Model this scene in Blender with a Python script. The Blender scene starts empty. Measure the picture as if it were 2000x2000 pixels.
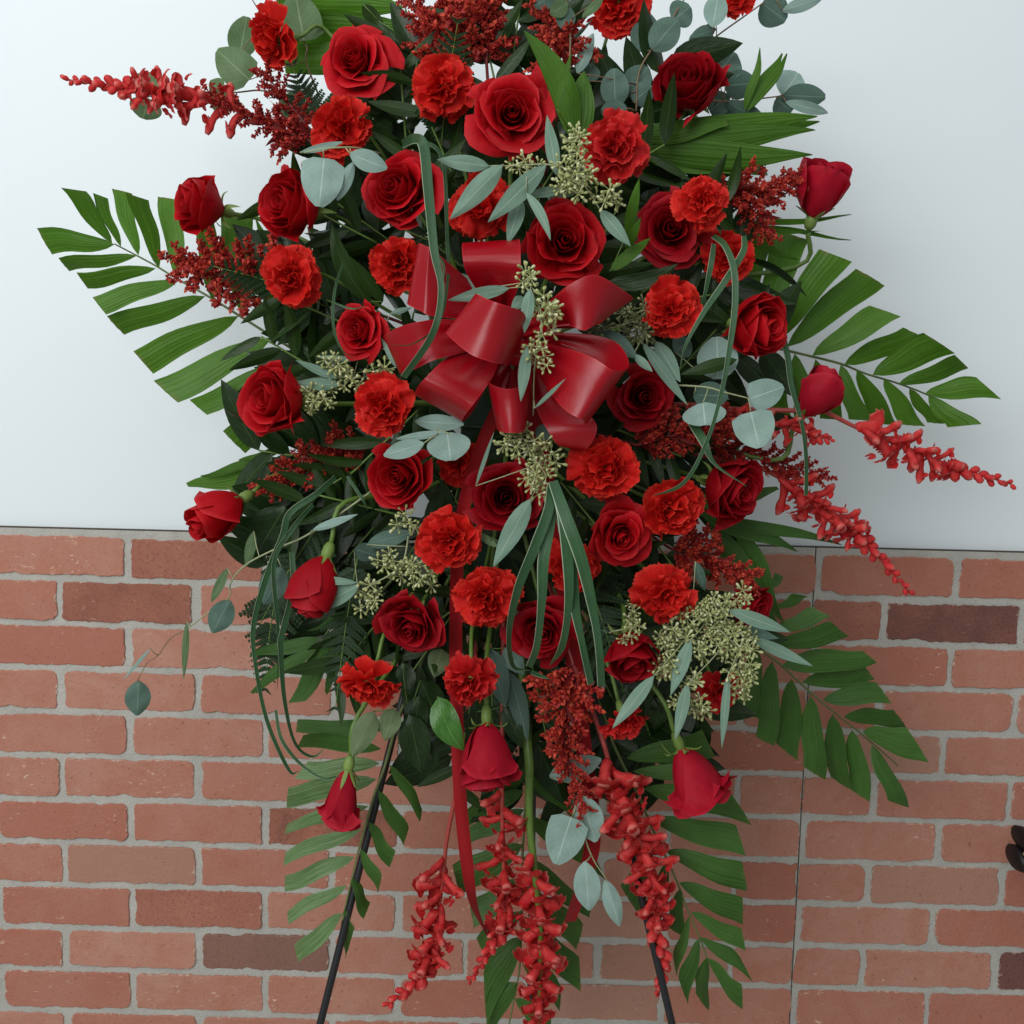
import bpy, math, random
from mathutils import Vector, Matrix
import numpy as np
R = math.radians
rng = random.Random(11)
scene = bpy.context.scene
C = scene.collection

# ------------------------------------------------------------------ camera
FPX, PITCH, ROLL = 2100.0, R(6.2), R(1.43)
CAM = Vector((0.0, -1.637, 1.22 + 0.1352 * 1.637))
FWD = Vector((0, math.cos(PITCH), -math.sin(PITCH)))
UP0 = Vector((0, math.sin(PITCH), math.cos(PITCH)))
RGT0 = Vector((1, 0, 0))
RGT = RGT0 * math.cos(ROLL) + UP0 * math.sin(ROLL)
UP = UP0 * math.cos(ROLL) - RGT0 * math.sin(ROLL)
cd = bpy.data.cameras.new('camera'); cam = bpy.data.objects.new('camera', cd); C.objects.link(cam)
cd.sensor_width = 36; cd.lens = FPX / 2000 * 36; cd.clip_start = 0.01; cd.clip_end = 100
cam.matrix_world = Matrix(((RGT.x, UP.x, -FWD.x, CAM.x), (RGT.y, UP.y, -FWD.y, CAM.y), (RGT.z, UP.z, -FWD.z, CAM.z), (0, 0, 0, 1)))
scene.camera = cam

# ------------------------------------------------------------------ light
w = bpy.data.worlds.new('World'); scene.world = w; w.use_nodes = True
bg = w.node_tree.nodes['Background']; bg.inputs[0].default_value = (0.95, 0.98, 1.0, 1); bg.inputs[1].default_value = 0.26

def area(name, loc, target, size, power, col, sy=None):
    l = bpy.data.lights.new(name, 'AREA'); l.energy = power; l.color = col; l.shape = 'RECTANGLE'; l.size = size; l.size_y = sy or size
    o = bpy.data.objects.new(name, l); C.objects.link(o); o.location = loc
    o.rotation_euler = (Vector(target) - Vector(loc)).to_track_quat('-Z', 'Y').to_euler(); return o
area('window_light', (-1.65, -3.3, 2.6), (0.0, -0.1, 1.35), 2.6, 82, (0.97, 0.99, 1.0), 1.8)
area('ceiling_light', (-0.3, -1.6, 3.3), (0.0, -0.25, 1.0), 3.0, 20, (0.98, 0.99, 1.0), 1.6)
scene.view_settings.view_transform = 'Standard'; scene.view_settings.look = 'None'
scene.view_settings.exposure = 0.05; scene.view_settings.gamma = 1
scene.cycles.use_denoising = True
scene.cycles.max_bounces = 8; scene.cycles.transparent_max_bounces = 8

# ------------------------------------------------------------------ pixel helpers: a point of the photo at a chosen distance from the wall
VW = {'F': (0, 0, 1.0352), 'A1': (0, 0, .36232), 'A2': (600, 0, .28468), 'A3': (1050, 0, .31056), 'A4': (50, 330, .31056),
      'A5': (600, 430, .28468), 'A6': (950, 430, .28468), 'A7': (1400, 400, .31056), 'A8': (350, 750, .31056),
      'B1': (850, 800, .31056), 'B2': (1300, 900, .36232), 'B3': (450, 1250, .28468), 'B4': (850, 1250, .31056),
      'B5': (500, 1500, .31056), 'B6': (900, 1500, .31056), 'B7': (0, 1000, .51768), 'B8': (1400, 1000, .51768),
      'C3': (1300, 350, .19669), 'C4': (380, 820, .20704), 'C5': (1200, 1100, .18634), 'C6': (460, 0, .20704),
      'C7': (1220, 740, .2588), 'C8': (700, 1250, .2588), 'N': (700, 400, .31056)}
def src(v, x, y):
    a, b, s = VW[v]; return a + s * x, b + s * y
def Pw(sx, sy, d):
    r = FWD + RGT * ((sx - 1000) / FPX) - UP * ((sy - 1000) / FPX)
    return CAM + r * ((-d - CAM.y) / r.y)
def P(v, x, y, d):
    return Pw(*src(v, x, y), d)
def pxm(p):                       # metres per source pixel at a point
    return (p - CAM).dot(FWD) / FPX
def S(r, g, b, k=1.0):
    f = lambda c: ((c / 255 + .055) / 1.055) ** 2.4 if c > 10.3 else c / 255 / 12.92
    return (f(r) * k, f(g) * k, f(b) * k, 1)
def dep(sx, sy):                  # domed shape of the spray
    e = ((sx - 985) / 640) ** 2 + ((sy - 850) / 850) ** 2
    return 0.31 + 0.16 * math.sqrt(max(0, 1 - e))

# ------------------------------------------------------------------ materials
def mat(name):
    m = bpy.data.materials.new(name); m.use_nodes = True
    nt = m.node_tree; return m, nt, nt.nodes['Principled BSDF'], nt.nodes['Material Output']
def nd(nt, t, **kw):
    n = nt.nodes.new(t)
    for k, v in kw.items():
        if k.startswith('i_'):
            n.inputs[k[2:].replace('_', ' ')].default_value = v
        else:
            setattr(n, k, v)
    return n
def mixc(nt, fac, a, b, mode='MIX'):
    n = nt.nodes.new('ShaderNodeMix'); n.data_type = 'RGBA'; n.blend_type = mode
    for s, v in ((n.inputs[0], fac), (n.inputs[6], a), (n.inputs[7], b)):
        if hasattr(v, 'is_linked'): nt.links.new(v, s)
        else: s.default_value = v
    return n.outputs[2]
def mth(nt, op, a, b=0.0, c=None, clamp=False):
    n = nt.nodes.new('ShaderNodeMath'); n.operation = op; n.use_clamp = clamp
    for i, v in enumerate((a, b) if c is None else (a, b, c)):
        if hasattr(v, 'is_linked'): nt.links.new(v, n.inputs[i])
        else: n.inputs[i].default_value = v
    return n.outputs[0]
def ramp(nt, val, lo, hi):        # 0..1 between lo and hi
    n = nt.nodes.new('ShaderNodeMapRange'); n.inputs[1].default_value = lo; n.inputs[2].default_value = hi
    nt.links.new(val, n.inputs[0]); return n.outputs[0]
def noise(nt, vec, scale, detail=3, rough=.55, dist=0):
    n = nd(nt, 'ShaderNodeTexNoise'); n.inputs['Scale'].default_value = scale; n.inputs['Detail'].default_value = detail
    n.inputs['Roughness'].default_value = rough; n.inputs['Distortion'].default_value = dist
    if vec is not None: nt.links.new(vec, n.inputs['Vector'])
    return n.outputs['Fac']
def finish(nt, bsdf, out, col, trans, tcol=None, rough=.5, spec=.5, bump=None, bstr=.2, bdist=.001, sheen=0):
    nt.links.new(col, bsdf.inputs['Base Color'])
    bsdf.inputs['Roughness'].default_value = rough; bsdf.inputs['Specular IOR Level'].default_value = spec
    bsdf.inputs['Sheen Weight'].default_value = sheen
    if bump is not None:
        b = nd(nt, 'ShaderNodeBump'); b.inputs['Strength'].default_value = bstr; b.inputs['Distance'].default_value = bdist
        nt.links.new(bump, b.inputs['Height']); nt.links.new(b.outputs[0], bsdf.inputs['Normal'])
    if trans > 0:
        t = nd(nt, 'ShaderNodeBsdfTranslucent'); nt.links.new(tcol or col, t.inputs[0])
        mx = nd(nt, 'ShaderNodeMixShader'); mx.inputs[0].default_value = trans
        nt.links.new(bsdf.outputs[0], mx.inputs[1]); nt.links.new(t.outputs[0], mx.inputs[2]); nt.links.new(mx.outputs[0], out.inputs[0])
def scalev(nt, vec, s):
    n = nd(nt, 'ShaderNodeVectorMath', operation='MULTIPLY'); n.inputs[1].default_value = s; nt.links.new(vec, n.inputs[0]); return n.outputs[0]

def leafmat(name, c1, c2, vein=None, vw=.02, rough=.42, trans=.22, streak=(22, 1.2, 1), stre=.55, edge=None, var=.35, back=None, veins=0, spec=.5, sheen=0, blot=None, ribs=0):
    m, nt, b, out = mat(name)
    tc = nd(nt, 'ShaderNodeTexCoord'); uv = tc.outputs['UV']
    sep = nd(nt, 'ShaderNodeSeparateXYZ'); nt.links.new(uv, sep.inputs[0])
    oi = nd(nt, 'ShaderNodeObjectInfo')
    off = nd(nt, 'ShaderNodeVectorMath', operation='ADD'); nt.links.new(scalev(nt, uv, streak), off.inputs[0])
    rv = nd(nt, 'ShaderNodeCombineXYZ'); nt.links.new(mth(nt, 'MULTIPLY', oi.outputs['Random'], 37.0), rv.inputs[0]); nt.links.new(rv.outputs[0], off.inputs[1])
    n1 = noise(nt, off.outputs[0], 1.0, 3)
    f = ramp(nt, n1, .5 - stre * .45, .5 + stre * .45)
    col = mixc(nt, f, c1, c2)
    n2 = noise(nt, tc.outputs['Object'], 40, 3)
    col = mixc(nt, mth(nt, 'MULTIPLY', ramp(nt, n2, .35, .7), .30), col, (c1[0] * .55, c1[1] * .62, c1[2] * .5, 1))
    col = mixc(nt, mth(nt, 'MULTIPLY', oi.outputs['Random'], var), col, (c1[0] * .42, c1[1] * .5, c1[2] * .45, 1))
    if blot:
        n3 = noise(nt, tc.outputs['Object'], 22, 4, .6, .4)
        col = mixc(nt, mth(nt, 'MULTIPLY', ramp(nt, n3, .58, .72), .7), col, blot)
    au = mth(nt, 'ABSOLUTE', mth(nt, 'SUBTRACT', sep.outputs[0], .5))
    if veins:
        wv = mth(nt, 'SINE', mth(nt, 'MULTIPLY', mth(nt, 'SUBTRACT', sep.outputs[1], mth(nt, 'MULTIPLY', au, .7)), veins * 6.283))
        col = mixc(nt, mth(nt, 'MULTIPLY', ramp(nt, wv, .93, 1.0), .22), col, vein)
    if vein:
        col = mixc(nt, mth(nt, 'MULTIPLY', ramp(nt, au, vw, vw * .4), .75), col, vein)
    if edge:
        col = mixc(nt, mth(nt, 'MULTIPLY', ramp(nt, sep.outputs[0], .90, .97), .75), col, edge)
    if back:
        g = nd(nt, 'ShaderNodeNewGeometry'); col = mixc(nt, mth(nt, 'MULTIPLY', g.outputs['Backfacing'], .8), col, back)
    hgt = n1; bs = .45
    if ribs:
        rb = mth(nt, 'SINE', mth(nt, 'MULTIPLY', sep.outputs[0], ribs * 6.283)); hgt = mth(nt, 'ADD', n1, mth(nt, 'MULTIPLY', rb, .18)); bs = .5
        col = mixc(nt, mth(nt, 'MULTIPLY', ramp(nt, rb, .5, 1.0), .16), col, c2)
        tipw = mth(nt, 'MULTIPLY', ramp(nt, sep.outputs[1], .955, 1.0), ramp(nt, noise(nt, tc.outputs['Object'], 90, 2), .45, .65))
        col = mixc(nt, mth(nt, 'MULTIPLY', tipw, .7), col, S(120, 110, 60))
    finish(nt, b, out, col, trans, None, rough, spec * .62, hgt, bs, .0014, sheen)
    return m
def petalmat(name, c1, c2, edge, rough=.5, trans=.22, var=.4, sheen=.25, vscale=(30, 3, 1), dark=(.35, .2, .3)):
    m, nt, b, out = mat(name)
    tc = nd(nt, 'ShaderNodeTexCoord'); uv = tc.outputs['UV']
    sep = nd(nt, 'ShaderNodeSeparateXYZ'); nt.links.new(uv, sep.inputs[0])
    oi = nd(nt, 'ShaderNodeObjectInfo')
    n1 = noise(nt, scalev(nt, uv, vscale), 1.0, 4)
    n2 = noise(nt, tc.outputs['Object'], 70, 2)
    col = mixc(nt, ramp(nt, n2, .3, .7), c1, c2)
    col = mixc(nt, mth(nt, 'MULTIPLY', ramp(nt, n1, .45, .75), .28), col, (c1[0] * .55, c1[1] * .5, c1[2] * .5, 1))
    col = mixc(nt, mth(nt, 'MULTIPLY', oi.outputs['Random'], var), col, (c1[0] * dark[0], c1[1] * dark[1], c1[2] * dark[2], 1))
    col = mixc(nt, mth(nt, 'MULTIPLY', ramp(nt, sep.outputs[1], .86, 1.0), .5), col, edge)
    n4 = noise(nt, tc.outputs['Object'], 120, 3)
    wear = mth(nt, 'MULTIPLY', ramp(nt, n4, .56, .70), ramp(nt, sep.outputs[1], .80, 1.0))
    col = mixc(nt, mth(nt, 'MULTIPLY', wear, .55), col, (c1[0] * .28, c1[1] * .3, c1[2] * .4, 1))
    finish(nt, b, out, col, trans, None, rough, .16, n1, .35, .0009, sheen * .25)
    b.inputs['Sheen Roughness'].default_value = .4; b.inputs['Sheen Tint'].default_value = edge
    return m
def islandmat(name, c1, c2, c3, rough=.55, trans=.1):
    m, nt, b, out = mat(name)
    g = nd(nt, 'ShaderNodeNewGeometry'); tc = nd(nt, 'ShaderNodeTexCoord')
    r = g.outputs['Random Per Island']
    col = mixc(nt, ramp(nt, r, 0, .6), c1, c2); col = mixc(nt, ramp(nt, r, .6, 1), col, c3)
    finish(nt, b, out, col, trans, None, rough, .4)
    return m
def plain(name, c, rough=.5, metal=0, spec=.5, nscale=60, amp=.3, bstr=.15):
    m, nt, b, out = mat(name); tc = nd(nt, 'ShaderNodeTexCoord')
    n = noise(nt, tc.outputs['Object'], nscale, 4)
    col = mixc(nt, n, (c[0] * (1 - amp), c[1] * (1 - amp), c[2] * (1 - amp), 1), (min(1, c[0] * (1 + amp)), min(1, c[1] * (1 + amp)), min(1, c[2] * (1 + amp)), 1))
    finish(nt, b, out, col, 0, None, rough, spec, n, bstr, .001); b.inputs['Metallic'].default_value = metal
    return m

M = {}
M['rose'] = petalmat('rose_petal', S(194, 8, 24), S(208, 18, 30), S(222, 56, 60), .58, .24, .34)
M['rose_dark'] = petalmat('rose_petal_deep', S(164, 6, 24), S(176, 11, 28), S(190, 40, 50), .58, .22, .34)
M['rose_crimson'] = petalmat('rose_petal_crimson', S(168, 14, 38), S(184, 22, 44), S(196, 44, 62), .6, .18, .25)
M['carnation'] = petalmat('carnation_petal', S(212, 26, 24), S(224, 38, 30), S(238, 78, 58), .62, .28, .42, .15, (18, 6, 1), (.55, .35, .4))
M['carnation_pink'] = petalmat('carnation_petal_rosy', S(212, 30, 36), S(224, 44, 44), S(238, 84, 74), .6, .30, .38, .15, (18, 6, 1), (.55, .35, .4))
M['snap'] = petalmat('snapdragon_petal', S(212, 40, 46), S(238, 92, 86), S(253, 170, 154), .40, .27, .34, .1, (9, 4, 1), (.55, .4, .5))
M['snap_stem'] = plain('snapdragon_stem', S(164, 66, 58), .5, nscale=120)
M['green_stem'] = plain('green_stem', S(92, 122, 50), .45, nscale=120)
M['calyx'] = leafmat('calyx_green', S(120, 150, 70), S(150, 172, 96), None, trans=.15)
M['palm'] = leafmat('palm_leaflet', S(66, 112, 22), S(96, 142, 40), S(80, 124, 36), .02, .40, .30, (26, .8, 1), .6, var=.45, ribs=7)
M['palm_dull'] = leafmat('palm_leaflet_dull', S(56, 98, 34), S(86, 126, 58), S(68, 110, 44), .02, .42, .24, (26, .8, 1), .6, var=.4, ribs=7)
M['palm_pale'] = leafmat('palm_leaflet_pale', S(72, 112, 44), S(136, 162, 118), S(80, 116, 60), .02, .34, .16, (16, 1.2, 1), .4, var=.25, ribs=7)
M['palm_stem'] = plain('palm_rachis', S(98, 112, 62), .5, nscale=150)
M['euc'] = leafmat('eucalyptus_leaf', S(140, 168, 158), S(160, 186, 178), S(184, 204, 192), .022, .62, .14, (3, 3, 1), .7, var=.35, veins=7, spec=.3)
M['euc_dark'] = leafmat('eucalyptus_leaf_dark', S(82, 108, 96), S(104, 130, 118), S(128, 152, 136), .022, .6, .14, (3, 3, 1), .7, var=.4, veins=7, spec=.3)
M['euc_green'] = leafmat('eucalyptus_leaf_green', S(92, 118, 78), S(112, 138, 100), S(140, 160, 120), .022, .55, .2, (3, 3, 1), .7, var=.3, veins=7, spec=.3)
M['euc_long'] = leafmat('seeded_eucalyptus_leaf', S(116, 148, 130), S(140, 168, 150), S(160, 184, 164), .03, .55, .14, (4, 2, 1), .7, var=.4, veins=9, spec=.35)
M['euc_stem'] = plain('eucalyptus_stem', S(150, 158, 118), .55, nscale=150)
M['euc_stem_brown'] = plain('eucalyptus_twig', S(120, 100, 74), .55, nscale=150)
M['seed'] = islandmat('seed_pods', S(150, 158, 98), S(188, 194, 134), S(214, 216, 172), .5)
M['seed_dark'] = islandmat('seed_pods_dark', S(100, 106, 70), S(130, 134, 92), S(156, 158, 116), .5)
M['sol'] = islandmat('solidago_florets', S(148, 28, 26), S(190, 50, 40), S(214, 86, 58), .6, .25)
M['sol_dark'] = islandmat('solidago_florets_deep', S(140, 26, 28), S(176, 42, 36), S(200, 66, 46), .6, .25)
M['sol_stem'] = plain('solidago_stem', S(112, 26, 26), .55, nscale=150)
M['sol_leaf'] = leafmat('solidago_leaf', S(116, 22, 24), S(138, 38, 34), S(150, 60, 50), .03, .5, .15, var=.5)
M['grass'] = leafmat('lily_grass_blade', S(44, 82, 50), S(76, 114, 76), None, rough=.27, trans=.12, streak=(30, 1.0, 1), stre=.6, edge=S(196, 210, 180), var=.25)
M['ruscus'] = leafmat('ruscus_leaf', S(30, 54, 16), S(48, 76, 24), S(70, 98, 42), .02, .32, .15, (14, 3, 1), .6, var=.5)
M['salal'] = leafmat('salal_leaf', S(26, 48, 20), S(42, 66, 28), S(70, 94, 48), .02, .34, .15, (6, 6, 1), .6, var=.45, veins=6)
M['salal_bright'] = leafmat('glossy_leaf', S(60, 110, 44), S(84, 134, 60), S(110, 150, 80), .02, .22, .2, (6, 6, 1), .6, var=.2, veins=6)
M['salal_back'] = leafmat('leaf_underside', S(104, 124, 84), S(122, 140, 100), S(140, 154, 116), .02, .55, .2, (6, 6, 1), .6, var=.2, veins=6)
M['fern'] = leafmat('leatherleaf_pinna', S(30, 56, 26), S(44, 74, 36), S(60, 90, 50), .03, .38, .12, (8, 5, 1), .6, var=.45, veins=8)
M['foam'] = plain('floral_foam', S(24, 42, 28), .95, nscale=500, amp=.4, bstr=.4)
M['black'] = plain('black_steel', S(26, 28, 30), .38, .0, .5, 90, .2, .05)
M['chair'] = plain('black_vinyl', S(20, 18, 17), .5, 0, .4, 80, .3)
M['tan'] = plain('tan_piping', S(150, 130, 100), .6)

def wallmat():
    m, nt, b, out = mat('white_painted_wall'); tc = nd(nt, 'ShaderNodeTexCoord')
    n = noise(nt, tc.outputs['Object'], 1.6, 3); n2 = noise(nt, tc.outputs['Object'], 380, 3)
    col = mixc(nt, n, S(228, 237, 240), S(233, 241, 243))
    finish(nt, b, out, col, 0, None, .55, .4, n2, .12, .001); return m
def mortarmat():
    m, nt, b, out = mat('grey_mortar'); tc = nd(nt, 'ShaderNodeTexCoord')
    n = noise(nt, tc.outputs['Object'], 14, 4); n2 = noise(nt, tc.outputs['Object'], 420, 4)
    col = mixc(nt, ramp(nt, n, .3, .7), S(176, 175, 168), S(194, 192, 184))
    col = mixc(nt, mth(nt, 'MULTIPLY', ramp(nt, n2, .52, .75), .5), col, S(128, 124, 114))
    n3 = noise(nt, tc.outputs['Object'], 48, 5, .65, .6); col = mixc(nt, mth(nt, 'MULTIPLY', ramp(nt, n3, .55, .75), .35), col, S(150, 138, 124))
    finish(nt, b, out, col, 0, None, .92, .2, mth(nt, 'ADD', n2, mth(nt, 'MULTIPLY', n3, 1.5)), .8, .002); return m
def brickmat(name, c1, c2, c3, fleck, famt, pores=.5):
    m, nt, b, out = mat(name); tc = nd(nt, 'ShaderNodeTexCoord'); oi = nd(nt, 'ShaderNodeObjectInfo')
    off = nd(nt, 'ShaderNodeVectorMath', operation='ADD'); nt.links.new(tc.outputs['Object'], off.inputs[0])
    rv = nd(nt, 'ShaderNodeCombineXYZ')
    for i in range(3): nt.links.new(mth(nt, 'MULTIPLY', oi.outputs['Random'], 7.0 + 5 * i), rv.inputs[i])
    nt.links.new(rv.outputs[0], off.inputs[1]); v = off.outputs[0]
    col = mixc(nt, ramp(nt, noise(nt, v, 16, 4, .6, .5), .32, .68), c1, c2)
    col = mixc(nt, mth(nt, 'MULTIPLY', oi.outputs['Random'], .75), col, c3)
    fine = noise(nt, v, 260, 4, .65)
    col = mixc(nt, mth(nt, 'MULTIPLY', ramp(nt, fine, .52, .75), pores), col, (c1[0] * .5, c1[1] * .45, c1[2] * .45, 1))
    mask = ramp(nt, noise(nt, v, 9, 2), .50, .62)
    fl = ramp(nt, noise(nt, scalev(nt, v, (1.0, 1.0, 2.2)), 75, 4, .6, .8), .635, .70)
    col = mixc(nt, mth(nt, 'MULTIPLY', mth(nt, 'MULTIPLY', fl, mask), famt), col, fleck)
    gs = nd(nt, 'ShaderNodeSeparateXYZ'); nt.links.new(tc.outputs['Generated'], gs.inputs[0])
    ex = mth(nt, 'POWER', mth(nt, 'MULTIPLY', mth(nt, 'ABSOLUTE', mth(nt, 'SUBTRACT', gs.outputs[0], .5)), 2.0), 16.0)
    ez = mth(nt, 'POWER', mth(nt, 'MULTIPLY', mth(nt, 'ABSOLUTE', mth(nt, 'SUBTRACT', gs.outputs[2], .5)), 2.0), 7.0)
    sm_ = mth(nt, 'ADD', mth(nt, 'MULTIPLY', mth(nt, 'MAXIMUM', ex, ez), .42), noise(nt, v, 85, 4, .65))
    col = mixc(nt, mth(nt, 'MULTIPLY', ramp(nt, sm_, .80, .94), .75), col, S(204, 188, 172))
    pit = ramp(nt, noise(nt, v, 150, 3, .6), .66, .74)
    col = mixc(nt, mth(nt, 'MULTIPLY', pit, .45), col, (c1[0] * .45, c1[1] * .4, c1[2] * .4, 1))
    bh = mth(nt, 'SUBTRACT', mth(nt, 'ADD', mth(nt, 'MULTIPLY', noise(nt, v, 45, 5, .6), 1.6), fine), mth(nt, 'MULTIPLY', pit, .8))
    finish(nt, b, out, col, 0, None, .88, .2, bh, .6, .0016); return m
M['wall'] = wallmat(); M['mortar'] = mortarmat()
M['brick'] = brickmat('brick_orange_red', S(182, 124, 104), S(190, 142, 124), S(170, 106, 88), S(224, 196, 174), .9, .35)
M['brick_brown'] = brickmat('brick_brown', S(166, 108, 90), S(184, 124, 104), S(152, 100, 86), S(200, 160, 130), .7, .8)
M['brick_mottled'] = brickmat('brick_mottled', S(132, 88, 76), S(184, 122, 98), S(150, 98, 82), S(206, 168, 144), .7, .7)
M['brick_dark'] = brickmat('brick_dark', S(112, 76, 70), S(140, 92, 80), S(120, 84, 78), S(170, 130, 112), .6, .9)
M['brick_mauve'] = brickmat('brick_mauve', S(140, 104, 92), S(150, 112, 98), S(134, 96, 86), S(180, 144, 124), .5, .6)
M['brick_pale'] = brickmat('brick_pale', S(176, 132, 114), S(182, 138, 120), S(170, 124, 106), S(206, 172, 150), .5, .25)

# ------------------------------------------------------------------ mesh helpers
def me(name, V, F, mats, uv=None, idx=None, smooth=True):
    if not isinstance(mats, str) and isinstance(mats[0], tuple): mats, uv = uv, mats
    m = bpy.data.meshes.new(name); m.from_pydata([tuple(v) for v in V], [], F)
    for k in (mats if isinstance(mats, (list, tuple)) else [mats]): m.materials.append(M[k])
    if smooth: m.polygons.foreach_set('use_smooth', [True] * len(m.polygons))
    if idx: m.polygons.foreach_set('material_index', idx)
    if uv:
        l = m.uv_layers.new(name='uv'); vi = np.empty(len(m.loops), np.int32); m.loops.foreach_get('vertex_index', vi)
        l.data.foreach_set('uv', np.array(uv, np.float32)[vi].ravel())
    return m
def ob(name, mesh, parent=None, mx=None):
    o = bpy.data.objects.new(name, mesh); C.objects.link(o)
    if parent is not None: o.parent = parent
    if mx is not None: o.matrix_basis = mx
    return o
def thing(name, label, cat, mx, group=None, kind=None):
    o = bpy.data.objects.new(name, None); C.objects.link(o); o.empty_display_size = .02
    o.matrix_basis = mx if isinstance(mx, Matrix) else Matrix.Translation(mx)
    o['label'] = label; o['category'] = cat
    if group: o['group'] = group
    if kind: o['kind'] = kind
    return o
def sheet(nu, nv, fn):
    V = []; F = []; UV = []
    for j in range(nv + 1):
        for i in range(nu + 1):
            V.append(Vector(fn(i / nu * 2 - 1, j / nv))); UV.append((i / nu, j / nv))
    for j in range(nv):
        for i in range(nu):
            a = j * (nu + 1) + i; F.append((a, a + 1, a + nu + 2, a + nu + 1))
    return V, F, UV
def join(*ms):
    V = []; F = []; UV = []; I = []
    for k, m in enumerate(ms):
        b = len(V); V += m[0]; F += [tuple(i + b for i in f) for f in m[1]]
        UV += m[2] if len(m) > 2 and m[2] else [(.25, .5)] * len(m[0]); I += [m[3] if len(m) > 3 else 0] * len(m[1])
    return V, F, UV, I
def catmull(p, n=6):
    p = [Vector(q) for q in p]
    if len(p) < 3: return [p[0].lerp(p[-1], i / n) for i in range(n + 1)]
    q = [p[0] * 2 - p[1]] + p + [p[-1] * 2 - p[-2]]; out = []
    for i in range(1, len(q) - 2):
        for k in range(n):
            t = k / n; a, b, c, d = q[i - 1:i + 3]
            out.append(.5 * ((2 * b) + (c - a) * t + (2 * a - 5 * b + 4 * c - d) * t * t + (3 * b - a - 3 * c + d) * t ** 3))
    return out + [p[-1]]
def tube(pts, rad, seg=6, cap=True):
    n = len(pts); V = []; F = []; UV = []
    t0 = (pts[1] - pts[0]).normalized(); s = t0.orthogonal().normalized()
    for i, p in enumerate(pts):
        t = (pts[min(i + 1, n - 1)] - pts[max(i - 1, 0)]).normalized()
        s = (s - t * s.dot(t)); s = s.normalized() if s.length > 1e-6 else t.orthogonal().normalized()
        b = t.cross(s); r = rad(i / (n - 1)) if callable(rad) else rad
        for k in range(seg):
            a = 2 * math.pi * k / seg; V.append(p + (s * math.cos(a) + b * math.sin(a)) * r); UV.append((k / seg, i / (n - 1)))
    for i in range(n - 1):
        for k in range(seg):
            a = i * seg + k; c = i * seg + (k + 1) % seg; F.append((a, c, c + seg, a + seg))
    if cap: F.append(tuple(range(seg))[::-1]); F.append(tuple((n - 1) * seg + k for k in range(seg)))
    return V, F, UV
def lathe(prof, seg=8):           # prof: (r, z)
    V = []; F = []; UV = []
    for j, (r, z) in enumerate(prof):
        for k in range(seg):
            a = 2 * math.pi * k / seg; V.append(Vector((r * math.cos(a), r * math.sin(a), z))); UV.append((k / seg, j / (len(prof) - 1)))
    for j in range(len(prof) - 1):
        for k in range(seg):
            a = j * seg + k; b = j * seg + (k + 1) % seg; F.append((a, b, b + seg, a + seg))
    return V, F, UV
def xf(mx, m):
    return ([mx @ v for v in m[0]],) + tuple(m[1:])
def local(m, loc):
    return ([v - loc for v in m[0]],) + tuple(m[1:])
def frame(z, x=None, loc=(0, 0, 0), s=1.0, roll=0.0):     # matrix with +Z along z
    z = Vector(z).normalized(); x = Vector(x) if x else Vector((.13, -.3, 1))
    x = x - z * x.dot(z)
    if x.length < 1e-4: x = z.orthogonal()
    x.normalize(); y = z.cross(x)
    m = Matrix(((x.x, y.x, z.x, 0), (x.y, y.y, z.y, 0), (x.z, y.z, z.z, 0), (0, 0, 0, 1)))
    return Matrix.Translation(loc) @ m @ Matrix.Rotation(roll, 4, 'Z') @ Matrix.Scale(s, 4)
def facing(d):                    # (right, up, toward camera) -> world
    return (Vector((1, 0, 0)) * d[0] + Vector((0, 0, 1)) * d[1] + Vector((0, -1, 0)) * d[2]).normalized()
def sm(a, b, x):
    t = min(1, max(0, (x - a) / (b - a))); return t * t * (3 - 2 * t)
def lerp(a, b, t): return a + (b - a) * t

M['gap_shade'] = plain('painted_gap_shade', S(74, 66, 56), .9, nscale=90, amp=.5)  # dark brown standing in for the shadow line along the panel tops

# ------------------------------------------------------------------ setting: white wall, two faux-brick panels, floor under the easel
BL, BH, GAP, TOPZ, ROWS = 0.2127, 0.0706, 0.0096, 1.22, 15
def box(x0, x1, y0, y1, z0, z1):
    V = [Vector((x, y, z)) for z in (z0, z1) for y in (y0, y1) for x in (x0, x1)]
    return V, [(0, 2, 3, 1), (4, 5, 7, 6), (0, 1, 5, 4), (2, 6, 7, 3), (1, 3, 7, 5), (0, 4, 6, 2)], [(.5, .5)] * 8
def struct(name, m, mats, label=None):
    o = ob(name, me(name, m[0], m[1], mats, smooth=False)); o['kind'] = 'structure'
    if label: o['label'] = label
    return o
struct('wall', box(-2.2, 2.2, 0.012, 0.10, 0.0, 3.2), 'wall', 'smooth white painted wall above the brick panels')
struct('floor', box(-2.2, 2.2, -2.6, 0.012, -0.05, 0.0), 'mortar', 'plain floor under the easel')

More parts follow.
